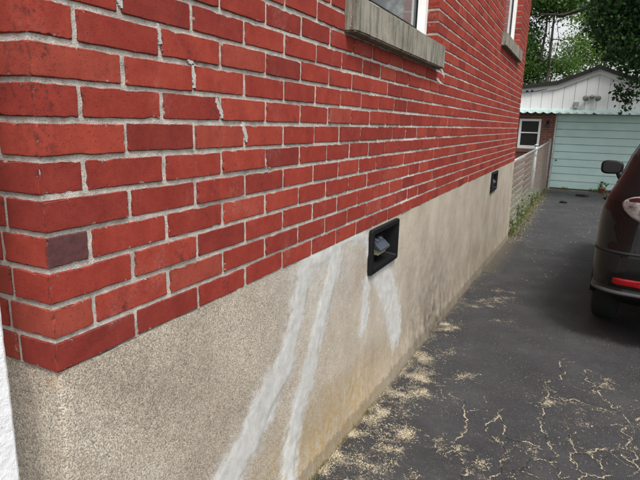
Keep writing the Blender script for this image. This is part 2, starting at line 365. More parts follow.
soil = np.exp(-(np.clip(GP[:, 0], 0, 9) / (.05 + .022 * np.clip(lowf, -1, 2))) ** 4) * np.clip(1.4 - GP[:, 1] / 4, .25, 1)
craze = np.clip((GP[:, 0] - .35) / .3, 0, 1) * np.clip((2.6 - GP[:, 1]) / .9, 0, 1)
def dz(x, y): return ground_z(y)
def strip(x0, x1, y0, y1, nx, ny): return np.linspace(x0, x1, nx), np.linspace(y0, y1, ny)
und = smooth_field((150, 370), 5, 5).ravel() * .0003
gzv = np.array([ground_z(y) for y in GY])
lip = np.zeros((150, 370)); lip[0] = .036 + .006 * smooth_field((3, 370), 0, 3)[0]; lip[1] = .0255; lip[2] = .014; lip[3] = .004
fineV = np.stack([gx.ravel() + lip.ravel(), gy.ravel(), np.tile(gzv, 150) + und - .0006 * crack - .006 * soil * 0], 1)
V = [fineV]; F = [grid_faces(150, 370)]; A = {k: [v] for k, v in (('dust', dust), ('crack', crack), ('craze', craze), ('soil', soil))}
off = len(fineV)
for x0, x1, y0, y1, nx, ny in ((.036, 1.9, -8, .5, 4, 30), (.036, 1.9, 5.2, 16.25, 10, 60), (1.9, 3.9, -8, 16.25, 4, 120)):
    a, b = strip(x0, x1, y0, y1, nx, ny); X_, Y_ = np.meshgrid(a, b, indexing='ij'); X_ = X_.ravel(); Y_ = Y_.ravel()
    V.append(np.stack([X_, Y_, np.array([ground_z(y) for y in Y_])], 1)); F.append(grid_faces(nx, ny) + off); off += len(X_)
    s_ = np.exp(-(X_ / .12) ** 2) * (Y_ > 5) * .6 + np.clip((Y_ - 15.2) / 1, 0, 1) * .5
    for k in A: A[k].append(s_ if k in ('soil',) else s_ * .6 if k == 'dust' else X_ * 0)
tag(link('driveway', np_mesh('driveway', np.concatenate(V), np.concatenate(F), ASPHALT, True, {k: ('POINT', np.concatenate(v)) for k, v in A.items()})), kind='structure')

# ------------------------------------------------------------------ the house: foundation, mortar, bricks
house = thing('brick_house', 'red brick house with pale parged concrete foundation beside the driveway', 'house')
OPEN = [(1.35, 2.68, 14, 35), (5.30, 6.76, 21, 40)]                 # window openings: y0, y1, first and last course
SILLS = [(1.295, 2.70, 12, 14), (5.24, 6.80, 19, 21)]
NC = 58                                                           # courses built
VENTS = [(1.88, -.008), (5.68, -.012)]
patches = [([[1.031, .004], [1.011, -.103], [.941, -.26], [.885, -.357]], .042), ([[.885, -.357], [.765, -.422], [.667, -.52], [.525, -.60], [.45, -.72], [.42, -.95]], .058),
           ([[1.308, -.01], [1.275, -.10], [1.224, -.208], [1.123, -.348]], .042), ([[1.123, -.348], [1.054, -.518], [.991, -.597], [.918, -.754], [.897, -.86]], .038),
           ([[1.667, -.27], [1.67, -.36], [1.657, -.48]], .028), ([[1.87, -.25], [1.95, -.33], [2.05, -.45], [2.13, -.56], [2.2, -.70]], .082),
           ([[1.0, .0], [1.15, -.03], [1.30, -.02]], .018), ([[1.5, -.01], [1.64, -.03], [1.67, -.12]], .012), ([[1.31, -.005], [1.50, -.01]], .004)]
def foundation_part(s0, s1, ns, nz, fine):
    s = np.linspace(s0, s1, ns); zt = np.linspace(0, 1, nz)
    S, T = np.meshgrid(s, zt, indexing='ij'); S = S.ravel(); T = T.ravel()
    top = .0035 + .003 * np.array([noise.noise(Vector((q * 14, 3.1, 0))) for q in S[::nz]]); top = np.repeat(top, nz)
    gz = np.array([ground_z(max(q, 0)) for q in s]); gz = np.repeat(gz, nz)
    Zb = gz - .09; Zc = top + (Zb - top) * T
    foot = Zc - gz
    disp = (smooth_field((ns, nz), 1, 1) * .0002 + smooth_field((ns, nz), 3, 3) * .0003 + smooth_field((ns, nz), 14, 14) * .0012).ravel() if fine else (smooth_field((ns, nz), 2, 8) * .0004).ravel()
    for e_ in (s0, s1): disp = disp * np.clip(np.abs(S - e_) / .04, 0, 1)
    YZ = np.stack([S, Zc], 1); pd = np.full(len(S), 1.)
    for ln, wd in patches: pd = np.minimum(pd, seg_dist(YZ, ln) - wd)
    m_ = np.clip((.012 - pd) / .02, 0, 1)
    disp = disp * (1 - .75 * m_) + m_ * .0018
    flare = .028 * np.clip((.30 - foot) / .30, 0, 1.3) ** 2
    out = -.0035 + disp + flare
    R_ = .012
    P = np.zeros((len(S), 3)); P[:, 2] = Zc
    side = S >= 0
    wc = np.clip(1 - np.abs(S) / .12, 0, 1); side = (S > 0) | ((S == 0) & (s0 >= 0))
    P[side, 0] = out[side]; P[side, 1] = (S - out * wc)[side]
    P[~side, 0] = (S + out * wc)[~side]; P[~side, 1] = -out[~side]
    near = np.abs(S) < R_
    q_ = (1 - np.abs(S[near]) / R_) ** 2 * R_ * .22; P[near, 0] -= q_; P[near, 1] += q_
    moss = np.exp(-((S - 1.25) / .6) ** 2) + .25 * (S > 1.5)
    soot_and_shade = np.exp(-((S - 3.0) / .7) ** 2) * np.clip(1.25 - foot / .75, 0, 1) + np.exp(-((S - 5.2) / 1.9) ** 2) * np.clip(1 - foot / .40, 0, 1) * .85
    soot_and_shade = np.maximum(soot_and_shade, .5 * np.exp(-((S + .09) / .02) ** 2) * (Zc < -.03))  # porch post's shadow painted on the front face as a dark upright strip
    smear = np.clip(1.3 * np.exp(-((S - 1.2) / .3) ** 2) * np.clip(1 + Zc / .38, 0, 1) + .8 * np.exp(-((S - 2.0) / .16) ** 2 - ((Zc + .36) / .2) ** 2), 0, 1) * (S > 0)
    rust = np.exp(-((S + .022) / .02) ** 2 - ((Zc + .022) / .012) ** 2)
    return P, grid_faces(ns, nz), dict(foot=foot, patch=pd, soot_and_shade=soot_and_shade, rust=rust, moss=moss, smear=smear)
PV, PF, PA = [], [], {}
off = 0
for a in ((-.6, 0, 100, 180, True), (0, 2.8, 520, 180, True), (2.8, HW, 200, 180, False)):
    P, Fc, At = foundation_part(*a); PV.append(P); PF.append(Fc + off); off += len(P)
    for k in At: PA.setdefault(k, []).append(At[k])
P = np.concatenate(PV); Fq = np.concatenate(PF)
for vy, vz in VENTS:
    cc = P[Fq].mean(1); Fq = Fq[~((np.abs(cc[:, 1] - vy) < .19) & (np.abs(cc[:, 2] - vz + .112) < .095))]
# end face at the far corner
e0 = off; gz = ground_z(HW)
P = np.concatenate([P, [[.02, HW, gz - .09], [-.0035, HW, .0035], [-6, HW, .0035], [-6, HW, gz - .09]]]); Fq = np.concatenate([Fq, [[e0, e0 + 1, e0 + 2, e0 + 3]]])
for k in PA: PA[k] = np.concatenate(PA[k] + [np.array([-.1, .9, .9, -.1]) if k == 'foot' else np.array([1., 1, 1, 1]) if k == 'patch' else np.zeros(4)])
fo = link('foundation', np_mesh('foundation', P, Fq, PARGE, True, {k: ('POINT', v) for k, v in PA.items()}), house)
fo['label'] = 'pale sandy parged foundation with grey cement repair streaks'

wall = MB()
MX = -.0042
zt = NC * CH
rows = sorted(set([0.002, zt] + [o[2] * CH for o in OPEN] + [o[3] * CH for o in OPEN]))
for z0, z1 in zip(rows[:-1], rows[1:]):
    cuts = [(o[0] - .006, o[1] + .006) for o in OPEN if o[2] * CH <= z0 + 1e-6 and o[3] * CH >= z1 - 1e-6]
    cur = .0042
    for a, b in cuts: wall.box((-.28, cur, z0), (MX, a, z1)); cur = b
    wall.box((-.28, cur, z0), (MX, HW - .004, z1))
wall.box((-6, .0042, .002), (-.2801, .28, zt)); wall.box((-6, HW - .28, .002), (-.2801, HW - .004, zt)); wall.box((-6, .2801, .002), (-5.8, HW - .2801, zt))
wl = wall.build('brick_wall', MORTAR, house)

def brick_mesh(nm, ln, h, depth, seed, ny=9, nz=4):
    r_ = random.Random(seed); pts = []
    hy, hz = ln / 2, h / 2; J = .0005 if ny > 4 else .0004
    ty = [.012] + [q / ny for q in range(1, ny)] + [.988]; tz = [.05] + [q / nz for q in range(1, nz)] + [.95]
    for q in ty: pts.append((-hy + ln * q, -hz))
    for q in tz: pts.append((hy, -hz + h * q))
    for q in ty: pts.append((hy - ln * q, hz))
    for q in tz: pts.append((-hy, hz - h * q))
    n = len(pts); chip = [r_.random() < .045 for _ in pts]
    pts = [(y * (1 - (.0022 / hy if c_ else 0)) + r_.gauss(0, J), z * (1 - (.0022 / hz if c_ else 0)) + r_.gauss(0, J)) for (y, z), c_ in zip(pts, chip)]
    def inset(e, j_): return [(math.copysign(max(abs(y) - e, 0), y) + r_.gauss(0, j_), math.copysign(max(abs(z) - e, 0), z) + r_.gauss(0, j_)) for y, z in pts]
    a, b = inset(.0016, .0003), inset(.0075, 0)
    v = [(-depth, y, z) for y, z in pts] + [(-.0018 + r_.gauss(0, .0003) - (.0012 if c_ else 0), y, z) for (y, z), c_ in zip(pts, chip)] + [(r_.gauss(-.0001, .0001), y, z) for y, z in a] + [(0, y, z) for y, z in b] + [(0, 0, 0)]
    f = [(q * n + i, q * n + (i + 1) % n, (q + 1) * n + (i + 1) % n, (q + 1) * n + i) for q in range(3) for i in range(n)]
    f += [(3 * n + i, 3 * n + (i + 1) % n, 4 * n) for i in range(n)]
    return v, f, [1.] * (3 * n) + [0.] * (n + 1)
def set_edge(me, e): a = me.attributes.new('edge', 'FLOAT', 'POINT'); a.data.foreach_set('value', e)
def corner_mesh(nm, lx, ly, h, seed, stained=False):
    v1, f1, e1 = brick_mesh(nm, ly - .0013, h, lx - .004, seed); v2, f2, e2 = brick_mesh(nm, lx - .0013, h, .05, seed + 77)
    v = [(x, y + ly / 2 + .00065, z) for x, y, z in v1] + [(y - lx / 2 - .00065, -x, z) for x, y, z in v2]; o_ = len(v1)
    v = [(x, max(y, .0024), z) if i < o_ else (min(x, -.0024), y, z) for i, (x, y, z) in enumerate(v)]
    me = bpy.data.meshes.new(nm); me.from_pydata(v, [], f1 + [tuple(i + o_ for i in q) for q in f2]); me.materials.append(BRICK); set_edge(me, e1 + e2)
    if stained:
        me.materials.append(STAINED)
        for i in range(len(f1)): me.polygons[i].material_index = 1
    return me
JT = .0115; HB = CH - .0115
side, corners, front = [], [], []
for k in range(NC):
    zc = (k + .5) * CH; half = k % 2
    cl = (LB * .5 if half else LB) - JT                # corner brick on the driveway side
    fx = .122 if half else .102
    corners.append((k, zc, fx, cl - JT / 2))
    jit = random.Random(k).gauss(0, .003)
    blocks = [(o[0], o[1]) for o in OPEN if o[2] <= k < o[3]] + [(o[0], o[1]) for o in SILLS if o[2] <= k < o[3]]
    y = cl + JT / 2; row_ = []
    while y < HW - .03:
        y1 = min(y + LB - JT, HW); segs = [(y, y1)]
        for a, b in blocks:
            segs = [t for (p, q) in segs for t in ((p, min(q, a)), (max(p, b), q)) if t[1] - t[0] > .028]
        row_ += [[p, q] for p, q in segs]
        y += LB
    for a, b in blocks:                        # no slivers at the jambs: stretch the neighbour to the opening
        lf = max((r_ for r_ in row_ if r_[1] <= a + 1e-6), key=lambda r_: r_[1]); rt = min((r_ for r_ in row_ if r_[0] >= b - 1e-6), key=lambda r_: r_[0]); lf[1] = a; rt[0] = b
    side += [(k, zc, p, q) for p, q in row_]
    x = -fx - .010
    while x > -.75:
        front.append((k, zc, x - (LB - JT), x)); x -= LB
variants = {}
def variant(ln, seed):
    key = (round(ln / .012), seed % 9)
    if key not in variants:
        me = bpy.data.meshes.new('brick'); v, f, e_ = brick_mesh('brick', key[0] * .012, HB, .1, key[0] * 31 + key[1]); me.from_pydata(v, [], f); set_edge(me, e_); me.materials.append(BRICK); variants[key] = (me, key[0] * .012)
    return variants[key]
def px_area(c0, du, dv):
    q = project(np.array([c0 - du - dv, c0 + du - dv, c0 + du + dv, c0 - du + dv]))
    if q[:, 2].min() < .05: return 0
    x = np.clip(q[:, 0], 0, 640); y = np.clip(q[:, 1], 0, 480)
    return abs(.5 * sum(x[i] * y[(i + 1) % 4] - x[(i + 1) % 4] * y[i] for i in range(4)))
cand = []
for t in side: cand.append((px_area(np.array([0, (t[2] + t[3]) / 2, t[1]]), np.array([0, (t[3] - t[2]) / 2, 0]), np.array([0, 0, HB / 2])), 's', t))
for t in front: cand.append((px_area(np.array([(t[2] + t[3]) / 2, 0, t[1]]), np.array([(t[3] - t[2]) / 2, 0, 0]), np.array([0, 0, HB / 2])), 'f', t))
for t in corners: cand.append((px_area(np.array([0, t[3] / 2, t[1]]), np.array([0, t[3] / 2, 0]), np.array([0, 0, HB / 2])) + 1, 'c', t))
cand.sort(key=lambda q: -q[0])
farV, farF, farR = [], [], []; fo_ = 0
cmesh = {}
STAINED = Mat('kiln_burnt_brick'); STAINED = STAINED.fin(STAINED.ramp(STAINED.noise(60, 5, .7), [(.3, (.062, .024, .026)), (.7, (.115, .04, .04))]), .8, STAINED.bump(STAINED.noise(90, 4), .5, .002), .35)
nobj = 0; rb = random.Random(3)
for ar, kind, t in cand:
    k, zc = t[0], t[1]
    if nobj < 300 and ar > 1:
        if kind == 'c':
            key = k
            cmesh[key] = corner_mesh('brick', t[2], t[3], HB, k, k == 3)
            me = cmesh[key]
            o = link('brick', me, wl); o.location = (rb.gauss(0, .0008), -rb.gauss(0, .0008), zc + rb.gauss(0, .0006))
            if k == 3:
                o['label'] = 'corner brick with a dark burnt side face'
        else:
            ln = t[3] - t[2]; me, ml = variant(ln, rb.randrange(1000)); o = link('brick', me, wl)
            px_ = rb.gauss(0, .0009); tilt = rb.gauss(0, .004)
            if kind == 's': o.location = (px_, (t[2] + t[3]) / 2 + rb.gauss(0, .0008), zc + rb.gauss(0, .0009)); o.rotation_euler = (tilt, 0, rb.gauss(0, .004)); o.scale = (1, ln / ml, 1)
            else: o.location = ((t[2] + t[3]) / 2, -px_, zc); o.rotation_euler = (0, 0, -math.pi / 2); o.scale = (1, ln / ml, 1)
        nobj += 1
    else:
        if kind == 'c':
            s1 = (t[3]) / 2; v, f, e_ = brick_mesh('b', t[3], HB, t[2], k, 3, 1); v = [(x, y + s1, z + zc) for x, y, z in v]
        else:
            ln = t[3] - t[2]; v, f, e_ = brick_mesh('b', ln, HB, .1, rb.randrange(9999), 3, 1)
            if kind == 's': v = [(x + rb.gauss(0, .0003), y + (t[2] + t[3]) / 2, z + zc) for x, y, z in v]
            else: v = [(y + (t[2] + t[3]) / 2, -x, z + zc) for x, y, z in v]
        farV += v; farF += [tuple(i + fo_ for i in q) for q in f]; farR += [rb.random()] * len(f); fo_ += len(v)
me = bpy.data.meshes.new('distant_bricks'); me.from_pydata(farV, [], farF); me.materials.append(BRICK_FAR)
a = me.attributes.new('rnd', 'FLOAT', 'FACE'); a.data.foreach_set('value', farR)
tag(link('distant_bricks', me, wl), kind='stuff')
SMEAR = simple('grey_cement_smear', (.42, .405, .385), .9, var=.25, scale=60, bump=.7, bscale=220, bdist=.002)
for q0, q1, wpx in (((119, -4), (122, 8), 4), ((158, 24), (161, 44), 3.2), ((190, 60), (194, 66), 5), ((193, 64), (195, 88), 3), ((216, 98), (223, 118), 3.4), ((243, 122), (247, 142), 3), ((263, 150), (266, 168), 3), ((262, 166), (272, 168), 2.2), ((441, 68), (446, 80), 3), ((437, 78), (441, 84), 3.5)):
    A_, B_ = [CAM + (-CAM[0]) / ray(*q)[0] * ray(*q) for q in (q0, q1)]; wv_ = abs((CAM + (-CAM[0]) / ray(q0[0] + wpx, q0[1])[0] * ray(q0[0] + wpx, q0[1]))[1] - A_[1])
    left, right = [], []; n = 9
    for i in range(n + 1):
        t = i / n; c_ = A_ + (B_ - A_) * t; e_ = wv_ * (.35 + .5 * math.sin(math.pi * min(max(t, .04), .96)) ** .4)
        left.append((c_[1] - e_ * rb.uniform(.45, 1.1), c_[2] + rb.gauss(0, .001))); right.append((c_[1] + e_ * rb.uniform(.45, 1.1), c_[2] + rb.gauss(0, .001)))
    v = [(-.004, y, z) for y, z in left + right] + [(.0003, y * .8 + (l[0] + r_[0]) / 2 * .2, z) for (y, z), l, r_ in zip(left + right, left + left, right + right)]
    N1 = n + 1; f = []
    for i in range(n): f += [(2 * N1 + i, 2 * N1 + i + 1, 3 * N1 + i + 1, 3 * N1 + i), (i, i + 1, 2 * N1 + i + 1, 2 * N1 + i), (N1 + i, N1 + i + 1, 3 * N1 + i + 1, 3 * N1 + i)]
    f += [(0, N1, 3 * N1, 2 * N1), (n, N1 + n, 3 * N1 + n, 2 * N1 + n)]
    mb = MB(); mb.add(v, f); mb.build('cement_smear', SMEAR, wl)
# roof far above the frame
rf = MB(); rf.prism([(.28, zt + .05), (.28, zt + .2), (-3, zt + 1.6), (-6.3, zt + .2), (-6.3, zt + .05)], 'y', -.3, HW + .3)
rf.build('roof', ROOF, house)

def window(y0, y1, z0, z1, two):
    fx0, fx1 = -.15, -.07; fw = .062
    wn = MB()
    wn.box((fx0, y0 + .002, z0), (fx1, y0 + fw, z1)); wn.box((fx0, y1 - fw, z0), (fx1, y1 - .002, z1))
    wn.box((fx0, y0 + fw + .001, z0), (fx1 + .004, y1 - fw - .001, z0 + .035)); wn.box((fx0, y0 + fw + .001, z1 - .05), (fx1 - .003, y1 - fw - .001, z1))
    o = wn.build('window', WHITE, house, bevel=.004)
    a0, a1, b0, b1 = y0 + fw + .004, y1 - fw - .004, z0 + .037, z1 - .052; zm = (b0 + b1) / 2
    for (c0, c1, xo) in ((b0, zm, -.098), (zm + .002, b1, -.125)):
        sb = MB(); t = .042
        sb.box((xo - .03, a0, c0), (xo, a0 + t, c1)); sb.box((xo - .03, a1 - t, c0), (xo, a1, c1)); sb.box((xo - .03, a0 + t + .001, c0), (xo - .001, a1 - t - .001, c0 + t)); sb.box((xo - .03, a0 + t + .001, c1 - .035), (xo - .001, a1 - t - .001, c1))
        sb.build('sash', WHITE, o, bevel=.003)
        g = MB(); g.box((xo - .02, a0 + t - .004, c0 + t - .004), (xo - .014, a1 - t + .004, c1 - .031)); g.build('pane', PANE, o)
    gk = MB(); xo = -.097                                   # dark screen gasket of the lower sash
    for a, b in (((a0 + .042, b0 + .0425), (a1 - .042, b0 + .05)), ((a1 - .05, b0 + .0505), (a1 - .0425, zm - .04)), ((a0 + .0425, b0 + .0505), (a0 + .05, zm - .04))):
        gk.box((xo - .012, a[0], a[1]), (xo - .004, b[0], b[1]))
    gk.build('screen_edge', BLACK, o)
    blind = MB(); blind.box((-.24, y0 - .02, z0 - .02), (-.2, y1 + .02, z1 + .02)); blind.build('blind', simple('blind_grey', (.12, .12, .12), .9), o)
for (o_, s_) in zip(OPEN, SILLS):
    window(o_[0], o_[1], o_[2] * CH, o_[3] * CH, True)
    sb = bmesh.new(); bmesh.ops.create_cube(sb, size=1)
    y0, y1, z0, z1 = s_[0], s_[1], s_[2] * CH + .002, s_[3] * CH - .004
    for v in sb.verts:
        v.co = Vector((-.07 + v.co.x * .24 if v.co.x < 0 else .048, (y0 + y1) / 2 + v.co.y * (y1 - y0 - .004), (z0 + z1) / 2 + v.co.z * (z1 - z0)))
        if v.co.x < 0 and v.co.z > z0 + .02: v.co.z += .006
    bmesh.ops.bevel(sb, geom=sb.edges[:], offset=.006, segments=2, affect='EDGES')
    bmesh.ops.subdivide_edges(sb, edges=[e for e in sb.edges if e.calc_length() > .3], cuts=24)
    for v in sb.verts: v.co += Vector((noise.noise(v.co * 25), noise.noise(v.co * 25 + Vector((5, 0, 0))), noise.noise(v.co * 25 + Vector((0, 9, 0))))) * .0022
    me = bpy.data.meshes.new('window_sill'); sb.to_mesh(me); sb.free(); me.materials.append(SILL); link('window_sill', me, house)

# white bloom where water runs off the sill end
def vent(yc, zt_):
    W2, Hh = .208, .224; z0, z1 = zt_ - Hh, zt_; y0, y1 = yc - W2, yc + W2; fw = .03
    f = MB(); x0, x1 = -.03, .016
    def rr(y0, y1, z0, z1, r_):
        pts = []
        for cy, cz, a0 in ((y1 - r_, z1 - r_, 0), (y0 + r_, z1 - r_, 90), (y0 + r_, z0 + r_, 180), (y1 - r_, z0 + r_, 270)):
            for i in range(5): a = math.radians(a0 + i * 22.5); pts.append((cy + r_ * math.cos(a), cz + r_ * math.sin(a)))
        return pts
    O, I = rr(y0, y1, z0, z1, .012), rr(y0 + fw, y1 - fw, z0 + fw * .8, z1 - fw * .8, .008); n = len(O)
    O2 = rr(y0 + .004, y1 - .004, z0 + .004, z1 - .004, .01)
    rings = [(O, x0), (O, x1 - .004), (O2, x1), (I, x1), (rr(y0 + fw + .012, y1 - fw - .012, z0 + fw * .8 + .012, z1 - fw * .8 - .012, .006), -.055)]
    v = [(x, a, b) for ring, x in rings for a, b in ring]
    fc = [(r_ * n + i, r_ * n + (i + 1) % n, (r_ + 1) * n + (i + 1) % n, (r_ + 1) * n + i) for r_ in range(4) for i in range(n)] + [tuple(range(4 * n, 5 * n))]
    f.add(v, fc); o = f.build('foundation_vent', BLACK, house)
    o['label'] = 'black plastic vent frame set into the foundation'
    # louvre slats in the recess
    for i in range(3):
        s = MB(); zz = z0 + .05 + i * .05
        M_ = Matrix.Translation((-.047, yc, zz)) @ Matrix.Rotation(math.radians(-30), 4, 'Y'); s.box((-.008, -W2 + .045, -.002), (.012, W2 - .045, .002), M_); s.build('louvre_slat', BLACK, o)
    # small hinged hood, clips and pale lens
    hd = MB(); hy0, hy1 = yc - .08, yc + .055
    hd.prism([(-.05, z1 - .080), (-.03, z1 - .075), (.018, z1 - .118), (.018, z1 - .130), (.012, z1 - .132), (-.05, z1 - .09)], 'y', hy0, hy1)
    hd.build('hood', simple('grey_blue_plastic', (.055, .065, .085), .3, var=.15), o, bevel=.003)
    ln = MB(); ln.prism([(-.05, z1 - .105), (.006, z1 - .134), (-.004, z1 - .155), (-.05, z1 - .152)], 'y', hy0 + .02, hy1 - .01)
    ln.build('lens', simple('cloudy_lens', (.52, .50, .33), .25, var=.25, scale=40), o, bevel=.003)
    for q in (hy0 + .03, hy1 - .05):
        c = MB(); c.box((-.034, q, z1 - .084), (-.014, q + .014, z1 - .074)); c.tube([(-.024, q + .003, z1 - .078), (-.024, q - .008, z1 - .071)], .004, 6); c.build('clip', GALV, o)
for q in VENTS: vent(*q)

# ------------------------------------------------------------------ white porch post at the corner
pp = thing('porch_post', 'white wooden porch post with flaking paint standing at the house corner', 'post', (-.0795, -.118, ground_z(0)))
def post_mesh(hx, z0, z1, nz, amp):
    bm = bmesh.new(); bmesh.ops.create_cube(bm, size=1)
    for v in bm.verts: v.co = Vector((v.co.x * 2 * hx, v.co.y * 2 * hx, z0 + (v.co.z + .5) * (z1 - z0)))
    bmesh.ops.bevel(bm, geom=[e for e in bm.edges], offset=.006, segments=2, affect='EDGES')
    bmesh.ops.subdivide_edges(bm, edges=[e for e in bm.edges if e.calc_length() > (z1 - z0) * .6], cuts=nz)
    for v in bm.verts: v.co += Vector((noise.noise(v.co * 40 + Vector((1, 2, 3))), noise.noise(v.co * 40), 0)) * amp * .6
    me = bpy.data.meshes.new('shaft'); bm.to_mesh(me); bm.free(); me.materials.append(PEEL); return me
link('shaft', post_mesh(.0475, .12, 3.2, 180, .0018), pp); link('base_block', post_mesh(.06, -.03, .118, 6, .001), pp)

# ------------------------------------------------------------------ fallen catkins
def slivers(name, pts, zfun, lmin, lmax, wmin, wmax, mat, label, cat, up=.25):
    n = len(pts); ang = rng.uniform(0, 2 * np.pi, n); L = rng.uniform(lmin, lmax, n) * rng.choice([.5, .8, 1., 1.5], n); Wd = rng.uniform(wmin, wmax, n); bend = rng.normal(0, .6, n)
    V = np.zeros((n, 6, 3)); tl = rng.normal(0, up, n)
    for i, t in enumerate((-1, 0, 1)):
        a = ang + bend * t; cx = pts[:, 0] + np.cos(ang) * L / 2 * t + np.cos(ang + 1.57) * L * .18 * bend * (t * t - .5); cy = pts[:, 1] + np.sin(ang) * L / 2 * t + np.sin(ang + 1.57) * L * .18 * bend * (t * t - .5)
        zz = zfun(pts) + .0022 + np.abs(tl * L * t * .5) + (.001 if t == 0 else 0)
        ww = Wd / 2 * (1 if t == 0 else .55)
        V[:, 2 * i] = np.stack([cx - np.sin(a) * ww, cy + np.cos(a) * ww, zz], 1); V[:, 2 * i + 1] = np.stack([cx + np.sin(a) * ww, cy - np.cos(a) * ww, zz + ww * .6], 1)
    V = V.reshape(-1, 3); b = np.arange(n)[:, None] * 6
    Fq = np.concatenate([b + np.array([[0, 1, 3, 2]]), b + np.array([[2, 3, 5, 4]])]); R_ = rng.random(n)
    o = link(name, np_mesh(name, V, Fq, mat, False, {'rnd': ('FACE', np.concatenate([R_, R_]))}))
    return tag(o, label, cat, kind='stuff')
gzf = lambda p: -.8857 - .037 * p[:, 1]
cell = (GX[1] - GX[0], GY[1] - GY[0])
def strands(start, n_each, step, turn, ang0=None):
    out = []; q = start.copy(); a = rng.uniform(0, 2 * np.pi, len(q)) if ang0 is None else ang0 + rng.normal(0, .3, len(q))
    life = rng.integers(2, n_each, len(q))
    for k in range(n_each):
        a = a + rng.normal(0, turn, len(q)); q = q + np.stack([np.cos(a), np.sin(a)], 1) * step * rng.uniform(.5, 1.3, len(q))[:, None]
        out.append(q[life > k] + rng.normal(0, .0014, (int((life > k).sum()), 2)))
    return np.concatenate(out)
patchy = smooth_field((150, 370), 2, 2).ravel()
patch1 = smooth_field((150, 370), 1, 1).ravel()
prob = np.clip(dust0, 0, 1) ** 1.1 * np.clip(-.35 + .8 * patchy + 1.1 * patch1, .02, 2.5)
idx = rng.choice(len(GP), 1700, p=prob / prob.sum()); st = GP[idx] + rng.normal(0, .022, (len(idx), 2))
pts = [strands(st, 12, .0055, .8)]
idx = rng.choice(len(GP), 6000, p=prob ** 1.5 / (prob ** 1.5).sum()); pts.append(GP[idx] + rng.normal(0, .012, (len(idx), 2)))
pe = np.exp(-(np.clip(GP[:, 0] - .01, 0, 9) / (.10 + .04 * np.clip(lowf, -1, 1.8))) ** 2) * np.clip(1.3 - GP[:, 1] / 2.6, .05, 1) * np.clip(.5 + .8 * patchy, 0, 2); idx = rng.choice(len(GP), 15000, p=pe / pe.sum()); pts.append(GP[idx] + rng.normal(0, .006, (len(idx), 2)))
cpts = []
for n_c, ln in enumerate(cracks_g):
    main = n_c < NMAIN
    P_ = np.array(ln); d_ = np.linalg.norm(np.diff(P_, axis=0), axis=1); L_ = d_.sum(); n = int(L_ * (2300 if main else 600)); u = rng.random(n) * L_; cs_ = np.concatenate([[0], np.cumsum(d_)])
    dens = np.array([.30 + 1.5 * noise.noise(Vector((q * 13, n_c * 3.7, 0))) for q in u]); u = u[rng.random(n) < dens]
    q = np.stack([np.interp(u, cs_, P_[:, 0]), np.interp(u, cs_, P_[:, 1])], 1)
    wob = np.array([.0014 + .009 * max(0, -.1 + noise.noise(Vector((t * 14, n_c * 5.1 + 40, 0)))) for t in u]) if main else .0013
    cpts.append(q + rng.normal(0, 1, (len(q), 2)) * (wob[:, None] if main else wob))
cv, cf = [], []
for ln in cracks_g[:NMAIN]:
    P_ = np.array(ln)
    for q, (a, b) in enumerate(zip(P_[:-1], P_[1:])):
        d = b - a; l_ = np.linalg.norm(d)
        if l_ < 1e-5: continue
        nn = np.array([-d[1], d[0]]) / l_ * rng.uniform(.0005, .0013); i0 = len(cv); cv += [(*(a - nn), ground_z(a[1]) + .0016), (*(b - nn), ground_z(b[1]) + .0016), (*(b + nn), ground_z(b[1]) + .0016), (*(a + nn), ground_z(a[1]) + .0016)]; cf.append((i0, i0 + 1, i0 + 2, i0 + 3))
tag(link('asphalt_cracks', np_mesh('asphalt_cracks', cv, cf, simple('crack_shade', (.02, .018, .016), .95, spec=.1))), 'dark hairline cracks branching through the driveway asphalt', 'cracks', kind='stuff')  # flat dark ribbons on the asphalt, colour standing in for shade inside the cracks
pts = np.concatenate(pts); cpts = np.concatenate(cpts)
slivers('fallen_catkins', cpts, gzf, .002, .0055, .0007, .0019, STRAW, 'pale litter packed into the cracks of the asphalt', 'debris')
ex = np.stack([rng.uniform(.02, 1.8, 15000), rng.uniform(.6, 5.1, 15000)], 1); sp = smooth_field((150, 370), 6, 6)
ii = np.clip((ex[:, 0] / 1.9 * 149).astype(int), 0, 149); jj = np.clip(((ex[:, 1] - .5) / 4.7 * 369).astype(int), 0, 369)
keep = (sp[ii, jj] > rng.normal(.5, .8, len(ex))) & (rng.random(len(ex)) < np.clip(1.35 - ex[:, 1] / 4, .15, 1))
slivers('fallen_catkins', ex[keep], gzf, .002, .006, .0008, .002, STRAW, 'tiny pale specks of litter strewn over the asphalt', 'debris')
pts = pts[pts[:, 0] > .034 + rng.normal(0, .004, len(pts))]
slivers('fallen_catkins', pts, gzf, .003, .009, .0007, .0018, STRAW, 'pale tan fallen catkins and straw bits on the asphalt', 'debris')
far = np.stack([np.abs(rng.normal(0, .13, 1700)) + .03, rng.uniform(7.3, 16, 1700)], 1)
far2 = np.stack([rng.uniform(.05, 3, 1500), 16.2 - np.abs(rng.normal(0, .35, 1500))], 1); far4 = np.stack([rng.uniform(1.2, 3.8, 2500), rng.uniform(-1.5, 3.5, 2500)], 1); far3 = np.stack([rng.uniform(.1, 1.8, 500), rng.uniform(5, 15, 500)], 1)
farp = np.concatenate([far, far2, far3, far4[(far4[:, 0] > 1.45) | (far4[:, 1] < 1.1)]]); gzt = lambda p: np.array([ground_z(y) for y in p[:, 1]])
slivers('fallen_catkins', farp, gzt, .012, .03, .002, .006, STRAW, 'dry straw and leaf litter along the fence foot and garage door', 'debris')

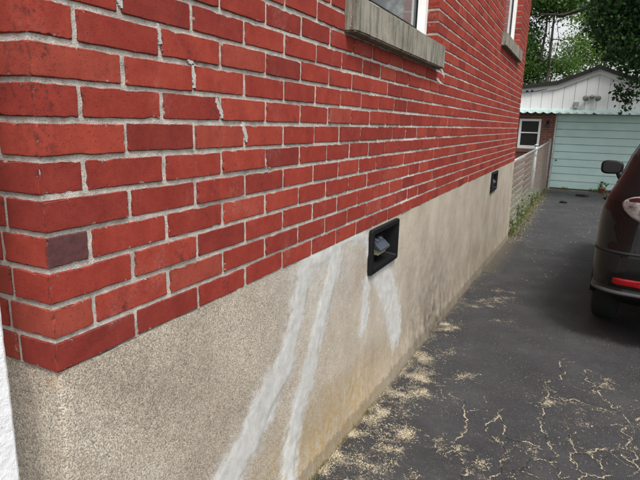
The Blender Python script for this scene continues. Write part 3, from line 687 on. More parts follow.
def blades(name, pts, h, wd, mat, label, cat, kind='stuff', lean=.35):
    n = len(pts); ang = rng.uniform(0, 2 * np.pi, n); H_ = h * rng.uniform(.4, 1.2, n); ln = rng.normal(0, lean, n) * H_; gz_ = np.array([ground_z(y) for y in pts[:, 1]]) - .005
    dx, dy = np.cos(ang), np.sin(ang); V = np.zeros((n, 5, 3))
    for i, (t, q, ww) in enumerate(((0, 0, 1), (0, 0, -1), (.55, .35, .8), (.55, .35, -.8), (1, 1, 0))):
        V[:, i] = np.stack([pts[:, 0] + dx * ln * q - dy * ww * wd / 2, pts[:, 1] + dy * ln * q + dx * ww * wd / 2, gz_ + H_ * t * (1 - .25 * q)], 1)
    b = np.arange(n)[:, None] * 5; Fq = np.concatenate([b + np.array([[0, 1, 3]]), b + np.array([[0, 3, 2]]), b + np.array([[2, 3, 4]])]); R_ = rng.random(n)
    return tag(link(name, np_mesh(name, V.reshape(-1, 3), Fq, mat, False, {'rnd': ('FACE', np.tile(R_, 3))})), label, cat, kind=kind)
gp = []
for q, n, s in (((320, 466), 60, .03), ((343, 440), 50, .03), ((365, 412), 70, .025), ((372, 405), 40, .02), ((352, 428), 30, .02), ((310, 476), 60, .03)):
    c0 = on_ground(*q); gp.append(np.stack([np.clip(rng.normal(.03, .014, n), .02, .2), rng.normal(c0[1], s, n)], 1))
blades('grass_tufts', np.concatenate(gp), .028, .0022, GRASS, 'small grass tufts at the foot of the foundation', 'grass', lean=.7)
gp = [np.stack([rng.normal(.0, .09, 2200), rng.uniform(7.75, 15.9, 2200)], 1), np.stack([rng.uniform(-2.2, -.05, 4000), rng.uniform(7.8, 16, 4000)], 1)]
blades('fence_weeds', np.concatenate(gp), .09, .009, GRASS, 'rough grass and weeds along the chain link fence', 'weeds', lean=.5)
gp = np.stack([rng.uniform(.5, 2.6, 700), 16.22 - np.abs(rng.normal(0, .12, 700))], 1); gp = gp[np.sin(gp[:, 0] * 5) > -.2]
blades('door_weeds', gp, .12, .012, GRASS, 'low weeds growing before the garage door', 'weeds', lean=.6)

# ------------------------------------------------------------------ leafy things
def leaf_cloud(name, centres, n_per, sd, size, mat, parent, squash=1., droop=0.):
    C_ = np.repeat(np.asarray(centres), n_per, 0); n = len(C_)
    Q = C_ + rng.normal(0, 1, (n, 3)) * np.array([sd, sd, sd * squash])
    a = rng.normal(0, 1, (n, 3)); a /= np.linalg.norm(a, axis=1)[:, None]; b = rng.normal(0, 1, (n, 3)); b[:, 2] -= droop
    b -= (b * a).sum(1)[:, None] * a; b /= np.linalg.norm(b, axis=1)[:, None]; s = size * rng.uniform(.6, 1.25, n)[:, None]; c_ = np.cross(a, b)
    V = np.stack([Q - b * s * .5, Q + c_ * s * .32 + a * s * .08, Q + b * s * .55, Q - c_ * s * .32 + a * s * .08], 1).reshape(-1, 3)
    Fq = np.arange(4 * n).reshape(n, 4); R_ = np.clip(np.repeat(rng.random(len(centres)), n_per) * .55 + rng.random(n) * .45, 0, 1)
    return tag(link(name, np_mesh(name, V, Fq, mat, False, {'rnd': ('FACE', R_)}), parent), kind='stuff')
def tree(label, base, h, r0, ells, ncl, n_per, sd, leaf, mat, fork=.45, name='broadleaf_tree', limb_r=.07, nl=20):
    base = Vector(base); t = thing(name, label, 'tree', base, 'trees behind the garage')
    tr = MB(); lean = Vector((rng.normal(0, .04), rng.normal(0, .04), 1)); pts = [Vector((0, 0, -.2))] + [lean * (h * f) + Vector((rng.normal(0, .06), rng.normal(0, .06), 0)) for f in (.15, .3, .45, .6, .78)]
    tr.tube(pts, [r0 * 1.3, r0, r0 * .85, r0 * .7, r0 * .5, r0 * .25], 9); tr.build('trunk', BARK, t, True)
    cs = []
    wts = np.array([e[3] * e[4] * e[5] for e in ells]); wts = wts / wts.sum()
    for i in range(ncl):
        e = ells[rng.choice(len(ells), p=wts)]
        d = rng.normal(0, 1, 3); d /= np.linalg.norm(d); rr = rng.random() ** .45
        cs.append(np.array(e[:3]) + d * rr * np.array(e[3:6]) - np.array(base))
    for j in rng.choice(len(cs), min(nl, len(cs)), replace=False):
        lb = MB(); f0 = rng.uniform(.3, .7); st = lean * (h * f0); en = Vector(cs[j]); md = st.lerp(en, .5) + Vector((rng.normal(0, .2), rng.normal(0, .2), .35))
        lb.tube([st, st.lerp(md, .5) + Vector((0, 0, .08)), md, md.lerp(en, .6), en], [limb_r, limb_r * .8, limb_r * .6, limb_r * .4, limb_r * .15], 6); lb.build('limb', BARK, t, True)
    leaf_cloud('crown', cs, n_per, sd, leaf, mat, t, .75, .5)
    return t
# overhanging tree right of the garage
near_t = tree('dark leafy tree overhanging the garage roof from the right', (4.6, 13.2, -1.25), 8.5, .24,
     [(1.75, 13.6, 2.95, .65, .8, .55), (1.55, 14.6, 3.1, .5, .5, .35), (1.72, 14.6, 1.85, .22, .3, .42), (2.9, 13.5, 4.2, 1.5, 1.6, 1.2), (1.0, 13.6, 3.5, .5, .6, .22), (4.8, 13, 6, 2.2, 2.2, 1.8)], 330, 85, .17, .11, LEAF[0])
hang = []
for px, py, yy in [(622, 84, 14.8), (628, 90, 14.8), (634, 86, 14.8), (624, 95, 14.9), (631, 98, 14.9), (620, 100, 15), (628, 104, 15), (637, 80, 14.6), (632, 74, 14.4), (626, 70, 14.4), (640, 92, 14.6), (618, 90, 15), (635, 66, 14.2), (628, 60, 14.2), (640, 72, 14.2)]:
    hang += [at_y(px + rng.normal(0, 2), py + rng.normal(0, 2), yy) - np.array(near_t.location) for _ in range(2)]
leaf_cloud('hanging_spray', hang, 16, .09, .10, LEAF[0], near_t, 1, 1.)
over = [at_y(rng.uniform(592, 655), rng.uniform(-40, 62), rng.uniform(12.6, 14.6)) - np.array(near_t.location) for _ in range(210)]
over = [q for q in over if project(np.array(near_t.location) + q)[1] < 64 - max(0, 612 - project(np.array(near_t.location) + q)[0]) * 1.6]
leaf_cloud('overhanging_crown', over, 42, .13, .10, LEAF[0], near_t, .8, .8)
hl = MB(); hl.tube([Vector(hang[-1]) + Vector((.6, -.3, .9)), hang[-1], hang[16], hang[4], hang[10]], [.03, .02, .014, .009, .004], 6); hl.build('limb', BARK, near_t, True)
lb = MB(); lb.tube([(0, 0, 3.2), (-1.2, .8, 4.1), (-2.4, 2.6, 4.9), (-3.6, 4.2, 5.3), (-4.7, 5.0, 5.15), (-5.4, 5.4, 5.3)], [.12, .10, .085, .07, .045, .02], 8); lb.build('limb', BARK, near_t, True)
tree('tall dark tree behind the garage beside the house corner', (-2.8, 25, -1.3), 12, .2, [(-2.0, 25, 5.3, .9, 1.0, 1.6), (-1.0, 24.5, 5.5, .8, .8, .5), (-3, 25, 8, 2.5, 2, 2)], 240, 80, .28, .12, LEAF[0], nl=10)
tree('bright green tree standing behind the garage gable', (1.2, 27, -1.3), 9, .12, [(.5, 27, 3.9, 1.2, 1.2, 1.0), (1.9, 27.5, 4.2, 1.0, 1.2, .9), (.9, 28, 5.7, 1.4, 1.4, .5)], 125, 75, .3, .12, LEAF[2], limb_r=.03, nl=10)
tree('slim pale tree between the dark trees behind the garage', (-.55, 23.5, -1.3), 9, .1, [(-.7, 24, 5.5, 1.0, 1, .5), (-.3, 24.5, 3.0, .7, .8, .35)], 85, 75, .28, .12, LEAF[1], limb_r=.02, nl=5)
tree('second slim tree beside the slim pale tree', (-.95, 23.9, -1.3), 9.5, .09, [(-1.6, 24, 3.0, .7, .8, .6), (-1.8, 24, 4.0, .5, .8, .5)], 85, 75, .28, .12, LEAF[1], limb_r=.02, nl=5)
tree('low spreading tree farthest behind the garage', (4.0, 31, -1.3), 9, .2, [(4.4, 31, 4.2, 1.9, 1.6, 1.5), (2.0, 32, 2.3, 1.6, 1.2, .6), (-2, 34, 2.3, 2.0, 1.5, .9)], 130, 75, .32, .15, LEAF[1], nl=10)
tree('broad tree left of the garage hidden behind the house corner', (-6.5, 22, -1.3), 9, .2, [(-6, 22, 4, 2.6, 2, 2.6)], 100, 60, .35, .18, LEAF[1])

tree('full green tree on the lawn right of the driveway', (8.5, 11, -1.25), 9, .22, [(8.5, 11, 3.6, 2.6, 2.4, 2.4), (8.2, 11.5, 6, 2, 2, 1.6)], 120, 70, .35, .17, LEAF[1])
tree('wide green tree far right behind the garage', (10, 24, -1.3), 10, .25, [(9.5, 24, 3.4, 4, 3, 3), (10, 24, 6.5, 3, 3, 2)], 160, 70, .45, .22, LEAF[2])
tree('dark round tree at the right edge of the lawn', (13.5, 15, -1.3), 9, .25, [(13.5, 15, 3.2, 3, 3, 3)], 120, 70, .4, .2, LEAF[0])

# ------------------------------------------------------------------ the garage
GYF = 16.3; GZ = ground_z(GYF)
gar = thing('garage', 'small garage with mint green door, white gable boards and black roof edge', 'garage', (1.1, GYF, GZ))
def GP_(mb, name, mat, parent=None, **k):          # world-space mesh parented to the garage
    o = mb.build(name, mat, parent or gar, **k)
    if parent is None: o.location = -gar.location
    return o
DX0, DX1, DZ1 = .17, 2.62, .90
XL, XR = -2.6, 3.3
ZA = .98                                         # top of masonry
m = MB(); m.box((XL, GYF, GZ - .2), (-.86, GYF + .2, ZA)); m.box((-.24, GYF, GZ - .2), (.12, GYF + .2, ZA)); m.box((-.86, GYF + .001, GZ - .2), (-.24, GYF + .2, -.13)); m.box((-.86, GYF + .001, .75), (-.24, GYF + .2, ZA))
m.box((2.68, GYF, GZ - .2), (XR, GYF + .2, ZA)); m.box((XL, GYF + .2001, GZ - .2), (XL + .2, GYF + 6, ZA)); m.box((XR - .2, GYF + .2001, GZ - .2), (XR, GYF + 6, ZA)); m.box((XL, GYF + 5.8, GZ - .2), (XR, GYF + 6, ZA - .001))
GP_(m, 'masonry_wall', GBRICK)
def roof_z(x):                                    # underside line of the roof edge
    if x < .05: return 1.70 + (x - .05) * .12
    if x < 1.08: return 1.70 + (x - .05) * .40
    return 2.112 - (x - 1.08) * .40
# vertical gable boards
xb = XL
k = 0
while xb < XR - .02:
    x1 = min(xb + .285, XR); bm_ = MB(); pr = GYF - .02 - (.006 if k % 2 else 0)
    pts = [(xb + .004, ZA - .02), (x1 - .004, ZA - .02), (x1 - .004, roof_z(x1 - .004) - .01)]
    for q in (1.08, .05):
        if xb < q < x1: pts.append((q, roof_z(q) - .01))
    pts.append((xb + .004, roof_z(xb + .004) - .01)); bm_.prism(pts, 'y', pr, GYF + .02)
    GP_(bm_, 'gable_board', SIDING); xb = x1; k += 1
bk = MB(); bk.prism([(XL, ZA), (XR, ZA), (XR, roof_z(XR) - .02), (1.08, roof_z(1.08) - .02), (.05, roof_z(.05) - .02), (XL, roof_z(XL) - .02)], 'y', GYF + .021, GYF + .06); GP_(bk, 'gable_backing', ROOF)
def band(z_off0, z_off1, y0, y1, x0=XL - .15, x1=XR + .15):
    xs_ = [x0, .05, 1.08, x1]; mb = MB()
    for a, b in zip(xs_[:-1], xs_[1:]): mb.prism([(a, roof_z(a) + z_off0), (b, roof_z(b) + z_off0), (b, roof_z(b) + z_off1), (a, roof_z(a) + z_off1)], 'y', y0, y1)
    return mb
GP_(band(-.13, -.002, GYF - .06, GYF - .03), 'barge_board', SIDING)
GP_(band(.0, .10, GYF - .14, GYF + 6.2), 'roof', ROOF)
# door of horizontal boards
dr = MB(); dr.box((DX0 - .02, GYF + .09, GZ), (DX1 + .02, GYF + .12, DZ1)); door = GP_(dr, 'garage_door', MINTD)
nb = 10; hb = (DZ1 - GZ - .02) / nb
for i in range(nb):
    b = MB(); z0 = GZ + .012 + i * hb; b.prism([(GYF + .089, z0 + .006), (GYF + .052, z0 + .006), (GYF + .058, z0 + hb - .012), (GYF + .07, z0 + hb - .006), (GYF + .089, z0 + hb - .006)], 'x', DX0, DX1)
    b.build('door_board', MINT, door)
hd = MB(); hd.tube([(DX0 + .09, GYF + .05, -.42), (DX0 + .09, GYF + .02, -.42)], .022, 8); hd.box((DX0 + .07, GYF + .012, -.435), (DX0 + .11, GYF + .0195, -.405)); hd.build('door_handle', BLACK, door)
for a, b in ((DX0 - .048, DX0 - .002), (DX1 + .002, DX1 + .058)):
    j = MB(); j.box((a, GYF - .015, GZ - .01), (b, GYF + .12, DZ1 + .03)); GP_(j, 'door_jamb', simple('jamb_grey', (.40, .44, .43), .6, var=.2))
# scalloped metal awning strip
aw = MB(); n = 420; x0, x1 = XL - .05, XR + .05; top = []; bot = []
for i in range(n + 1):
    x = x0 + (x1 - x0) * i / n; ph = abs(math.sin(math.pi * x / .215)); top.append((x, GYF - .17, .99)); bot.append((x, GYF - .24 - .012 * math.cos(2 * math.pi * x / .215), .94 - .042 * ph))
V_ = top + bot + [(x, y + .012, z) for x, y, z in bot] + [(x, GYF - .02, 1.03) for x, y, z in top]; N_ = n + 1
Fc = []
for i in range(n): Fc += [(i, i + 1, N_ + i + 1, N_ + i), (N_ + i, N_ + i + 1, 2 * N_ + i + 1, 2 * N_ + i), (3 * N_ + i, 3 * N_ + i + 1, i + 1, i), (2 * N_ + i, 2 * N_ + i + 1, 3 * N_ + i + 1, 3 * N_ + i)]
aw.add(V_, Fc); GP_(aw, 'scalloped_awning', simple('pale_mint_metal', (.44, .59, .56), .5, var=.12, scale=4))
# window with two panes, brick sill
wn = MB(); a0, a1, b0, b1 = -.85, -.25, -.12, .74; t = .065
wn.box((a0, GYF - .03, b0), (a0 + t, GYF + .08, b1)); wn.box((a1 - t, GYF - .03, b0), (a1, GYF + .08, b1)); wn.box((a0 + t + .001, GYF - .028, b0), (a1 - t - .001, GYF + .08, b0 + .09)); wn.box((a0 + t + .001, GYF - .028, b1 - t), (a1 - t - .001, GYF + .08, b1)); wn.box((a0 + t + .001, GYF - .01, .325), (a1 - t - .001, GYF + .08, .36))
gw = GP_(wn, 'window', WHITE, bevel=.004)
for z0, z1 in ((b0 + .09, .325), (.36, b1 - t)):
    g = MB(); g.box((a0 + t, GYF + .03, z0), (a1 - t, GYF + .036, z1)); g.build('pane', DARKGLASS, gw)
sl = MB(); sl.box((a0 - .06, GYF - .05, b0 - .10), (a1 + .06, GYF - .001, b0 - .004)); GP_(sl, 'window_sill', GBRICK, bevel=.004)
lt = MB(); lt.box((-.11, GYF - .05, .60), (-.05, GYF - .001, .70)); lt.tube([(-.08, GYF - .05, .62), (-.08, GYF - .13, .58), (-.08, GYF - .14, .52)], [.02, .03, .055], 8); GP_(lt, 'wall_lamp', BLACK)
cb = MB(); cb.tube([(-1.6, GYF - .05, 1.48), (-.7, GYF - .07, 1.50), (-.5, GYF - .07, 1.52), (-.2, GYF - .06, 1.58)], .008, 5); cb.box((-.76, GYF - .09, 1.49), (-.70, GYF - .025, 1.54)); cb.box((-.62, GYF - .09, 1.50), (-.57, GYF - .025, 1.55)); GP_(cb, 'service_cable', BLACK)
LAMPG = simple('weathered_lamp_grey', (.34, .36, .33), .55, var=.35, scale=25)
c0 = Vector(at_y(592, 97, GYF - .06)); fl = MB(); fl.tube([c0 + Vector((0, .035, 0)), c0 + Vector((0, -.02, 0))], [.07, .06], 12); fl.tube([c0 + Vector((-.10, -.03, .015)), c0 + Vector((.10, -.03, .015))], .018, 8); lampf = GP_(fl, 'flood_lamp', LAMPG)
for sx in (-1, 1):
    hd = MB(); a_ = c0 + Vector((sx * .10, -.03, .02)); d_ = Vector((sx * .35, -.8, -.45)).normalized(); hd.tube([a_ - d_ * .03, a_, a_ + d_ * .08, a_ + d_ * .15], [.02, .045, .055, .085], 12); hb_ = hd.build('lamp_head', LAMPG, lampf, True)
c0 = Vector(at_y(576, 104, GYF - .06)); bx_ = MB(); bx_.box(c0 + Vector((-.07, -.05, -.05)), c0 + Vector((.07, .035, .06))); bx_.tube([c0 + Vector((0, -.03, -.05)), c0 + Vector((0, -.04, -.12))], [.04, .055], 10); GP_(bx_, 'sensor_box', LAMPG, bevel=.01)

# ------------------------------------------------------------------ chain link fence
FP = [(-.04, 7.74), (-.02, 12.0), (.06, 16.1)]; FH = 1.2
fz = [(-.02), (.02), (.13)]
fen = thing('chain_link_fence', 'low galvanised chain link fence between the house and the garage', 'fence', (FP[0][0], FP[0][1], ground_z(8)))
floc = fen.location.copy()
def FO(mb, nm, mat, smooth=False): o = mb.build(nm, mat, fen, smooth); o.location = -floc; return o
for i, (x, y) in enumerate(FP):
    p_ = MB(); zt_ = fz[i] + (.09 if i == 1 else .03); r_ = .036 if i == 1 else .022
    p_.tube([(x, y, ground_z(y) - .1), (x, y, zt_)], r_, 12); o = FO(p_, 'post', GALV, True)
    c_ = MB(); c_.tube([(x, y, zt_ - .01), (x, y, zt_ + .01), (x, y, zt_ + .03)], [r_ * 1.25, r_ * 1.2, r_ * .5], 12); c_.build('cap', GALV, o, True)
    if i == 1:
        for zz in (-.95, -.45, -.1):
            b_ = MB(); b_.tube([(x, y, zz - .02), (x, y, zz + .02)], r_ * 1.2, 12); b_.build('clamp', GALV, o)
for i in (0, 1):
    r_ = MB(); (xa, ya), (xb_, yb) = FP[i], FP[i + 1]; r_.tube([(xa, ya, fz[i]), (xb_, yb, fz[i + 1])], .021, 10); FO(r_, 'top_rail', GALV, True)
wv = MB(); dl = .055
for i in (0, 1):
    (xa, ya), (xb_, yb) = FP[i], FP[i + 1]; n = int((yb - ya) / dl)
    for k in range(n + 1):
        pts = []
        for j in range(0, 23):
            t = (k + (.5 if (j + k) % 2 else -.5)) / n; t = min(max(t, 0), 1); y = ya + (yb - ya) * t; z1 = fz[i] + (fz[i + 1] - fz[i]) * t; zg = ground_z(y) + .02
            pts.append((xa + (xb_ - xa) * t + .026, y, zg + (z1 + .02 - zg) * j / 22))
        wv.tube(pts, .0013, 3, False)
FO(wv, 'wire_mesh', WIRE)['kind'] = 'stuff'
# leafy weeds growing up through the fence
for i, (x, y, h, n_) in enumerate(((-.06, 8.3, .32, 20), (-.06, 9.0, .38, 20), (-.04, 9.8, .3, 18), (-.1, 10.8, .4, 18), (.02, 11.7, .32, 16), (.02, 13.2, .2, 10))):
    t_ = thing('weed_plant', ('tall leafy weed against the fence nearest the house corner', 'bushy weed second from the house corner along the fence', 'leafy weed third from the house corner along the fence', 'leafy weed just before the middle fence post', 'short weed at the foot of the middle fence post', 'short weed beyond the middle fence post')[i], 'weed', (x, y, ground_z(y)), 'weeds along the fence')
    cs = []
    for q in range(5):
        e = Vector((rng.normal(0, .07), rng.normal(0, .18), h * rng.uniform(.6, 1))); s_ = MB(); s_.tube([(0, 0, -.02), e * .5 + Vector((0, rng.normal(0, .03), 0)), e], [.006, .004, .002], 5); s_.build('stem', GRASS, t_)
        cs += [np.array(e) * f for f in np.linspace(.25, 1, n_ // 5 + 1)]
    leaf_cloud('leaves', cs, 9, .06, .05, WEEDL, t_, 1, .4)

# ------------------------------------------------------------------ small things before the garage door
for (px, py, w_, d_, h_, lab) in ((563, 203, .17, .12, .05, 'small black scrap lying on the drive near the fence'), (582, 196.5, .32, .12, .06, 'long black scrap lying close to the garage door')):
    d = ray(px, py); y = 14.0
    for _ in range(20): y = CAM[1] + (ground_z(y) - CAM[2]) / d[2] * d[1]
    P0 = CAM + (ground_z(y) - CAM[2]) / d[2] * d
    b = bmesh.new(); bmesh.ops.create_icosphere(b, subdivisions=3, radius=1)
    for v in b.verts:
        q = v.co.copy(); v.co = Vector((q.x * w_ / 2, q.y * d_ / 2, max(q.z, -.15) * h_)) * (1 + .35 * noise.noise(q * 1.7 + Vector((px, 0, 0))))
    me = bpy.data.meshes.new('black_scrap'); b.to_mesh(me); b.free(); me.materials.append(BLACK); o = link('black_scrap', me); o.location = (P0[0], min(P0[1], 15.9), P0[2] + .006); tag(o, lab, 'scrap', 'black scraps on the drive')
pot = thing('flower_pot', 'small terracotta flower pot by the garage door behind the car', 'flower pot', (1.52, 15.75, ground_z(15.75)))
pt = MB(); pt.tube([(0, 0, 0), (0, 0, .13), (0, 0, .131), (0, 0, .17)], [.06, .085, .097, .1], 14); pt.build('body', simple('terracotta', (.30, .13, .075), .9, var=.25), pot, True)
leaf_cloud('leaves', [(0, 0, .2), (.05, .02, .24), (-.05, 0, .22)], 12, .05, .07, LEAF[1], pot)

# ------------------------------------------------------------------ the parked car
PAINT = Mat('black_car_paint'); PAINT = PAINT.fin(PAINT.mix(PAINT.noise(3, 2), (.004, .004, .004), (.005, .005, .005)), .4, None, .08, 0, .45)
CARGLASS = glass_mat('car_glass', (.012, .012, .013), .02)
TYRE = simple('tyre_rubber', (.010, .010, .010), .85, var=.2, scale=30, bump=.3)
CLAD = simple('car_cladding', (.010, .010, .011), .6, spec=.25, var=.15, scale=40)
RIM = simple('alloy_rim', (.45, .46, .47), .3, metal=.9)
LENS = Mat('clear_tail_lens'); LENS = LENS.fin(LENS.ramp(LENS.noise(9, 3, .55), [(.36, (.07, .06, .06)), (.48, (.30, .29, .29)), (.66, (.55, .54, .54))]), .12, LENS.bump(LENS.noise(25, 2), .35, .01), .6, .2, 1.)
REDL = Mat('red_reflector'); REDL = REDL.fin(REDL.mix(REDL.noise(90, 2), (.17, .003, .005), (.25, .005, .008)), .3, None, .3, 0, .2)
CHROME = simple('satin_trim', (.30, .31, .32), .28, metal=.9)
car = thing('parked_car', 'black sport utility car parked on the driveway, rear left corner showing', 'car')
yaw = math.radians(-5.2); ox, oy = 1.915, 3.26
car.location = (ox, oy, ground_z(oy)); car.rotation_euler = (-math.atan(.037), 0, yaw)
TAB = np.array([  # height, rear, front, half width, rear corner radius, front corner radius
    (.24, .42, 4.25, .74, .12, .3), (.33, .20, 4.42, .82, .16, .4), (.375, .06, 4.48, .875, .2, .45), (.395, .020, 4.50, .905, .22, .5), (.43, .035, 4.52, .90, .22, .5), (.55, .02, 4.55, .915, .24, .5), (.66, .03, 4.55, .918, .25, .5),
    (.74, .055, 4.53, .915, .26, .5), (.86, .075, 4.47, .917, .28, .5), (.95, .085, 4.38, .908, .28, .5), (1.02, .10, 4.2, .893, .27, .5), (1.07, .125, 3.75, .872, .26, .45), (1.12, .16, 3.35, .848, .25, .4), (1.22, .23, 3.12, .81, .24, .35),
    (1.34, .34, 2.88, .772, .22, .33), (1.46, .46, 2.62, .715, .2, .32), (1.54, .50, 2.42, .665, .2, .3), (1.60, .56, 2.25, .60, .2, .3), (1.635, .68, 2.1, .52, .2, .3), (1.65, .85, 1.9, .38, .2, .28), (1.656, 1.1, 1.6, .2, .12, .12)])
def row(hz): return [np.interp(hz, TAB[:, 0], TAB[:, i]) for i in range(1, 6)]
NR, NCN, NS, NF = 14, 14, 150, 12
def outline(hz, grow=0.):
    r_, f_, h_, rc, fc = row(hz); rc = min(rc, h_ * .95); fc = min(fc, h_ * .95); pts = []
    bow = .05
    for i in range(NR): u = i / NR; x = (h_ - rc) * u; pts.append((-x, r_ + bow * (x / max(h_, .1)) ** 2 * .6))
    y0 = r_ + bow * .6 * ((h_ - rc) / h_) ** 2
    for i in range(NCN): a = math.pi / 2 * i / NCN; pts.append((-(h_ - rc) - rc * math.sin(a), y0 + rc - rc * math.cos(a)))
    for i in range(NS): t = i / NS; pts.append((-h_ - .012 * math.sin(math.pi * t), y0 + rc + (f_ - fc - y0 - rc) * t))
    for i in range(NF): a = math.pi / 2 * i / NF; pts.append((-(h_ - fc) - fc * math.cos(a), f_ - fc + fc * math.sin(a)))
    for i in range(NF + 1): pts.append((-(h_ - fc) * (1 - i / NF), f_ + .04 * (i / NF)))
    return np.array(pts)
hs_ = np.unique(np.concatenate([np.linspace(.24, 1.656, 74), TAB[:, 0]]))
half = [outline(h) for h in hs_]; NP = len(half[0])
def pt3(i, j, side=1): q = half[i][j]; return (q[0] * side, q[1], hs_[i])
WC = [(.86, .345), (3.52, .345)]
body_f, sel = [], {}
GV = np.array([[pt3(i, j) for j in range(NP)] for i in range(len(hs_))])
for i in range(len(hs_) - 1):
    for j in range(NP - 1):
        c0 = (GV[i, j] + GV[i + 1, j + 1]) / 2
        if any((c0[1] - a) ** 2 + (c0[2] - b) ** 2 < .375 ** 2 for a, b in WC) and abs(c0[0]) > .6 and c0[2] < .75: continue
        body_f.append((i, j))
def patch(name, faces, mat, parent, grow, sides=(1, -1), smooth=True):
    for s in sides:
        use = sorted({(i + a, j + b) for i, j in faces for a in (0, 1) for b in (0, 1)}); ix = {q: n for n, q in enumerate(use)}
        v = []
        for i, j in use:
            p = GV[i, j].copy()
            a = GV[i, min(j + 1, NP - 1)] - GV[i, max(j - 1, 0)]; b = GV[min(i + 1, len(hs_) - 1), j] - GV[max(i - 1, 0), j]; nrm = np.cross(a, b); l = np.linalg.norm(nrm); nrm = nrm / l if l > 1e-9 else nrm
            if nrm @ (p - np.array([0, 2.2, .8])) < 0: nrm = -nrm
            p = p + nrm * grow; v.append((p[0] * s, p[1], p[2]))
        mb = MB(); mb.add(v, [(ix[i, j], ix[i, j + 1], ix[i + 1, j + 1], ix[i + 1, j]) for i, j in faces])
        o = mb.build(name, mat, parent, smooth)
        if grow: md = o.modifiers.new('solid', 'SOLIDIFY'); md.thickness = .012; md.offset = -1
    return o
bv = MB(); n0 = len(hs_) * NP
allv = [tuple(p) for p in GV.reshape(-1, 3)] + [(-p[0], p[1], p[2]) for p in GV.reshape(-1, 3)]
fl = [(i * NP + j, i * NP + j + 1, (i + 1) * NP + j + 1, (i + 1) * NP + j) for i, j in body_f]
fl = fl + [tuple(n0 + q for q in f[::-1]) for f in fl]
bv.add(allv, fl); I = len(hs_) - 1
bv.f.append(tuple(I * NP + j for j in range(NP)) + tuple(n0 + I * NP + j for j in range(NP - 2, 0, -1))); bv.f.append(tuple(j for j in range(NP)) + tuple(n0 + j for j in range(NP - 2, 0, -1)))
me = bv.mesh('body', PAINT, True, False); bm = bmesh.new(); bm.from_mesh(me); bmesh.ops.remove_doubles(bm, verts=bm.verts, dist=.0004); bmesh.ops.recalc_face_normals(bm, faces=bm.faces); bm.to_mesh(me); bm.free()
link('body', me, car)
def sel_faces(fn): 
    out = []
    for i in range(len(hs_) - 1):
        for j in range(NP - 1):
            c0 = (GV[i, j] + GV[i + 1, j + 1]) / 2
            if fn(c0[0], c0[1], c0[2], j): out.append((i, j))
    return out
R0 = NR; RC1 = NR + NCN; RS = RC1 + NS
patch('rear_window', sel_faces(lambda x, y, z, j: j < NR + 3 and 1.10 < z < 1.50), CARGLASS, car, .004)
for a, b in ((.62, 1.10), (1.16, 2.02), (2.10, 2.95)):
    patch('side_window', sel_faces(lambda x, y, z, j: RC1 - 2 <= j < RS + 4 and 1.12 < z < 1.50 and a + (z - 1.1) * .3 < y < b - (.28 * (z - 1.1) / .4 if b > 2.5 else 0)), CARGLASS, car, .004)
patch('windscreen', sel_faces(lambda x, y, z, j: j >= RS + NF // 2 and 1.13 < z < 1.54), CARGLASS, car, .004)
def rear_patch(name, x0, x1, lo, hi, mat, grow, nu=28, nv=12):
    out = []
    for sd_ in (1, -1):
        V_ = []
        for a in range(nu + 1):
            x = x0 + (x1 - x0) * a / nu; l_, h2 = lo(x), hi(x)
            for b_ in range(nv + 1):
                z = l_ + (h2 - l_) * b_ / nv; ol = outline(z); k_ = NR + NCN; y = np.interp(-x, -ol[:k_, 0], ol[:k_, 1]); e_ = min(1, 4 * a / nu, 4 * (1 - a / nu), 4 * b_ / nv, 4 * (1 - b_ / nv)) ** .5
                V_.append((x * sd_, y - grow * e_, z))
        mb = MB(); mb.add(V_, grid_faces(nu + 1, nv + 1).tolist()); o = mb.build(name, mat, car, True); o.modifiers.new('solid', 'SOLIDIFY').thickness = .006
cx = lambda x, a, b: min(max((x - a) / (b - a), 0), 1)
def tl_lo(x): t = cx(x, -.785, -.40); return 1.0 - .115 * math.sin(math.pi * min(1, t * 1.1)) ** .6 if t < .5 else 1.0 - .115 + .12 * ((t - .5) / .5) ** 1.5
def tl_hi(x): t = cx(x, -.785, -.40); return 1.002 + .062 * math.sin(math.pi * min(.5, t * 1.6 + .02)) ** .5
rear_patch('tail_light', -.785, -.40, tl_lo, tl_hi, LENS, .014)
rear_patch('tail_light_bar', -.76, -.42, lambda x: max(tl_lo(x) + .004, 1.022), lambda x: max(tl_hi(x) - .006, 1.024), simple('dark_red_lens', (.035, .005, .006), .15, coat=.5), .022)
rear_patch('hatch_seam', -.668, -.661, lambda x: .69, lambda x: .87, CLAD, .001, 2, 10)
rear_patch('rear_reflector', -.775, -.60, lambda x: .452 + .012 * cx(x, -.74, -.775), lambda x: .505 - .004 * cx(x, -.74, -.775), REDL, .008)
patch('headlight', sel_faces(lambda x, y, z, j: j >= RS - 4 and .72 < z < .90 and x < -.45), LENS, car, .008)
patch('grille', sel_faces(lambda x, y, z, j: j >= RS + NF + 2 and .50 < z < .82), CLAD, car, .008)
patch('lower_cladding', sel_faces(lambda x, y, z, j: z < .392 and not any((y - a) ** 2 + (z - b) ** 2 < .40 ** 2 for a, b in WC)), CLAD, car, .004)
patch('bumper_lip', sel_faces(lambda x, y, z, j: .388 < z < .412 and y < .60), simple('lip_grey', (.04, .04, .042), .45, spec=.3), car, .005)
patch('hatch_seam', sel_faces(lambda x, y, z, j: .675 < z < .69 and j < RC1), CLAD, car, .001)
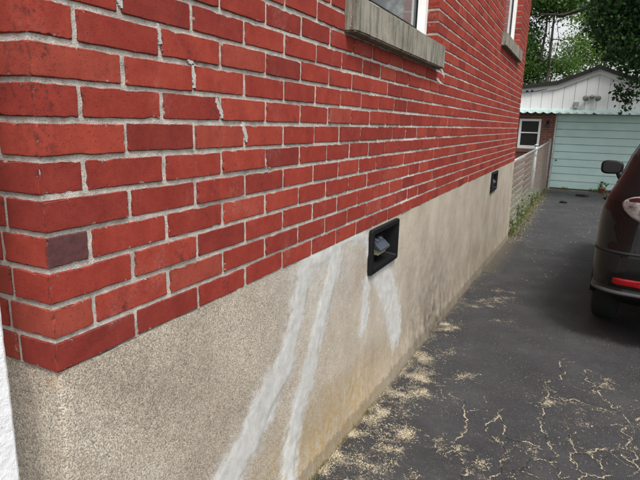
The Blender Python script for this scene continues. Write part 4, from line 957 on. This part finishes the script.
# number plate recess, exhaust, wiper
b = MB(); b.box((-.27, -.012, .76), (.27, .06, .90)); b.build('plate_recess', CLAD, car, bevel=.01)
for s in (-1, 1):
    e = MB(); e.tube([(s * .5, .05, .30), (s * .5, .35, .30)], [.035, .03], 12); e.build('exhaust_pipe', CHROME, car, True)
    rr = MB(); rr.tube([(s * .60, .75, 1.63), (s * .60, .85, 1.675), (s * .61, 1.6, 1.69), (s * .60, 2.1, 1.66), (s * .60, 2.2, 1.62)], .016, 8); rr.build('roof_rail', CLAD, car, True)
sp_ = MB(); sp_.prism([(.42, 1.60), (.33, 1.615), (.34, 1.64), (.75, 1.652)], 'x', -.52, .52); sp_.build('spoiler', PAINT, car, bevel=.008)
# door seams and handles on both sides
for s in (-1, 1):
    for y in (1.42, 2.36):
        h_ = MB(); h_.tube([(s * .926, y, .93), (s * .955, y + .03, .935), (s * .955, y + .17, .935), (s * .926, y + .2, .93)], .012, 8); h_.build('door_handle', PAINT, car, True)
    # mirror: shell, arm, glass
    yb = 2.93
    ar_ = MB(); ar_.tube([(s * .855, yb + .03, 1.02), (s * .885, yb + .01, 1.07), (s * .91, yb, 1.13)], [.034, .032, .036], 10); arm = ar_.build('mirror_arm', BLACK, car, True)
    bm = bmesh.new(); bmesh.ops.create_icosphere(bm, subdivisions=4, radius=1)
    for v in bm.verts:
        q = v.co; f = lambda t, e: math.copysign(abs(t) ** e, t)
        x, y, z = f(q.x, .62) * .115, f(q.y, .8) * .075, f(q.z, .6) * .082
        if y < 0: y *= .35
        z *= 1 - .12 * (x / .115 + 1) / 2; v.co = Vector((s * (.985 - x * 1.0), yb + y + .01, 1.185 + z))
    me = bpy.data.meshes.new('mirror_shell'); bm.to_mesh(me); bm.free(); me.materials.append(BLACK); me.polygons.foreach_set('use_smooth', [True] * len(me.polygons)); o = link('mirror_shell', me, arm)
    g = MB(); N_ = 24; g.add([(s * .985 + .092 * math.copysign(abs(math.cos(a)) ** .6, math.cos(a)), yb - .0225, 1.185 + .062 * math.copysign(abs(math.sin(a)) ** .6, math.sin(a))) for a in [2 * math.pi * i / N_ for i in range(N_)]], [tuple(range(N_))])
    g.build('mirror_glass', simple('mirror_dark', (.02, .018, .02), .1), arm)
    for (wy, wz) in WC:
        wm = MB(); W0, W1 = .70, .915; prof = [(W0, .20), (W0 + .01, .30), (W0 + .03, .338), (W0 + .06, .345), (W1 - .06, .345), (W1 - .03, .338), (W1 - .01, .30), (W1, .22), (W1 - .02, .205)]
        n = 48; v = [(s * a, wy + r_ * math.cos(2 * math.pi * k / n), wz + r_ * math.sin(2 * math.pi * k / n)) for k in range(n) for a, r_ in prof]; q = len(prof)
        wm.add(v, [(k * q + i, k * q + (i + 1) % q, ((k + 1) % n) * q + (i + 1) % q, ((k + 1) % n) * q + i) for k in range(n) for i in range(q)])
        tyre = wm.build('tyre', TYRE, car, True)
        rm = MB(); rm.tube([(s * (W0 + .03), wy, wz), (s * (W0 + .031), wy, wz)], .206, 40); rm.tube([(s * .82, wy, wz), (s * .868, wy, wz)], [.06, .05], 16)
        for k in range(5):
            a = 2 * math.pi * k / 5; M_ = Matrix.Translation((s * .845, wy, wz)) @ Matrix.Rotation(a, 4, 'X'); rm.box((-.015, -.028, .04), (.015, .028, .207), M_)
        rm.build('rim', RIM, tyre)
        # arch flare and liner
        fl_ = MB(); pts = []
        for k in range(25):
            a = math.radians(-8 + 196 * k / 24); pts.append((s * (.905), wy + .385 * math.cos(a), wz + .385 * math.sin(a)))
        fl_.tube(pts, .018, 8); fl_.build('arch_flare', CLAD, car, True)
        li = MB(); v = []; 
        for k in range(25):
            a = math.radians(-10 + 200 * k / 24); v += [(s * .60, wy + .378 * math.cos(a), wz + .378 * math.sin(a)), (s * .905, wy + .378 * math.cos(a), wz + .378 * math.sin(a))]
        li.add(v, [(2 * k, 2 * k + 1, 2 * k + 3, 2 * k + 2) for k in range(24)] + [tuple(range(0, 50, 2))]); li.build('wheel_liner', CLAD, car)
un = MB(); un.box((-.60, .45, .22), (.60, 4.2, .30)); un.build('underbody', CLAD, car)
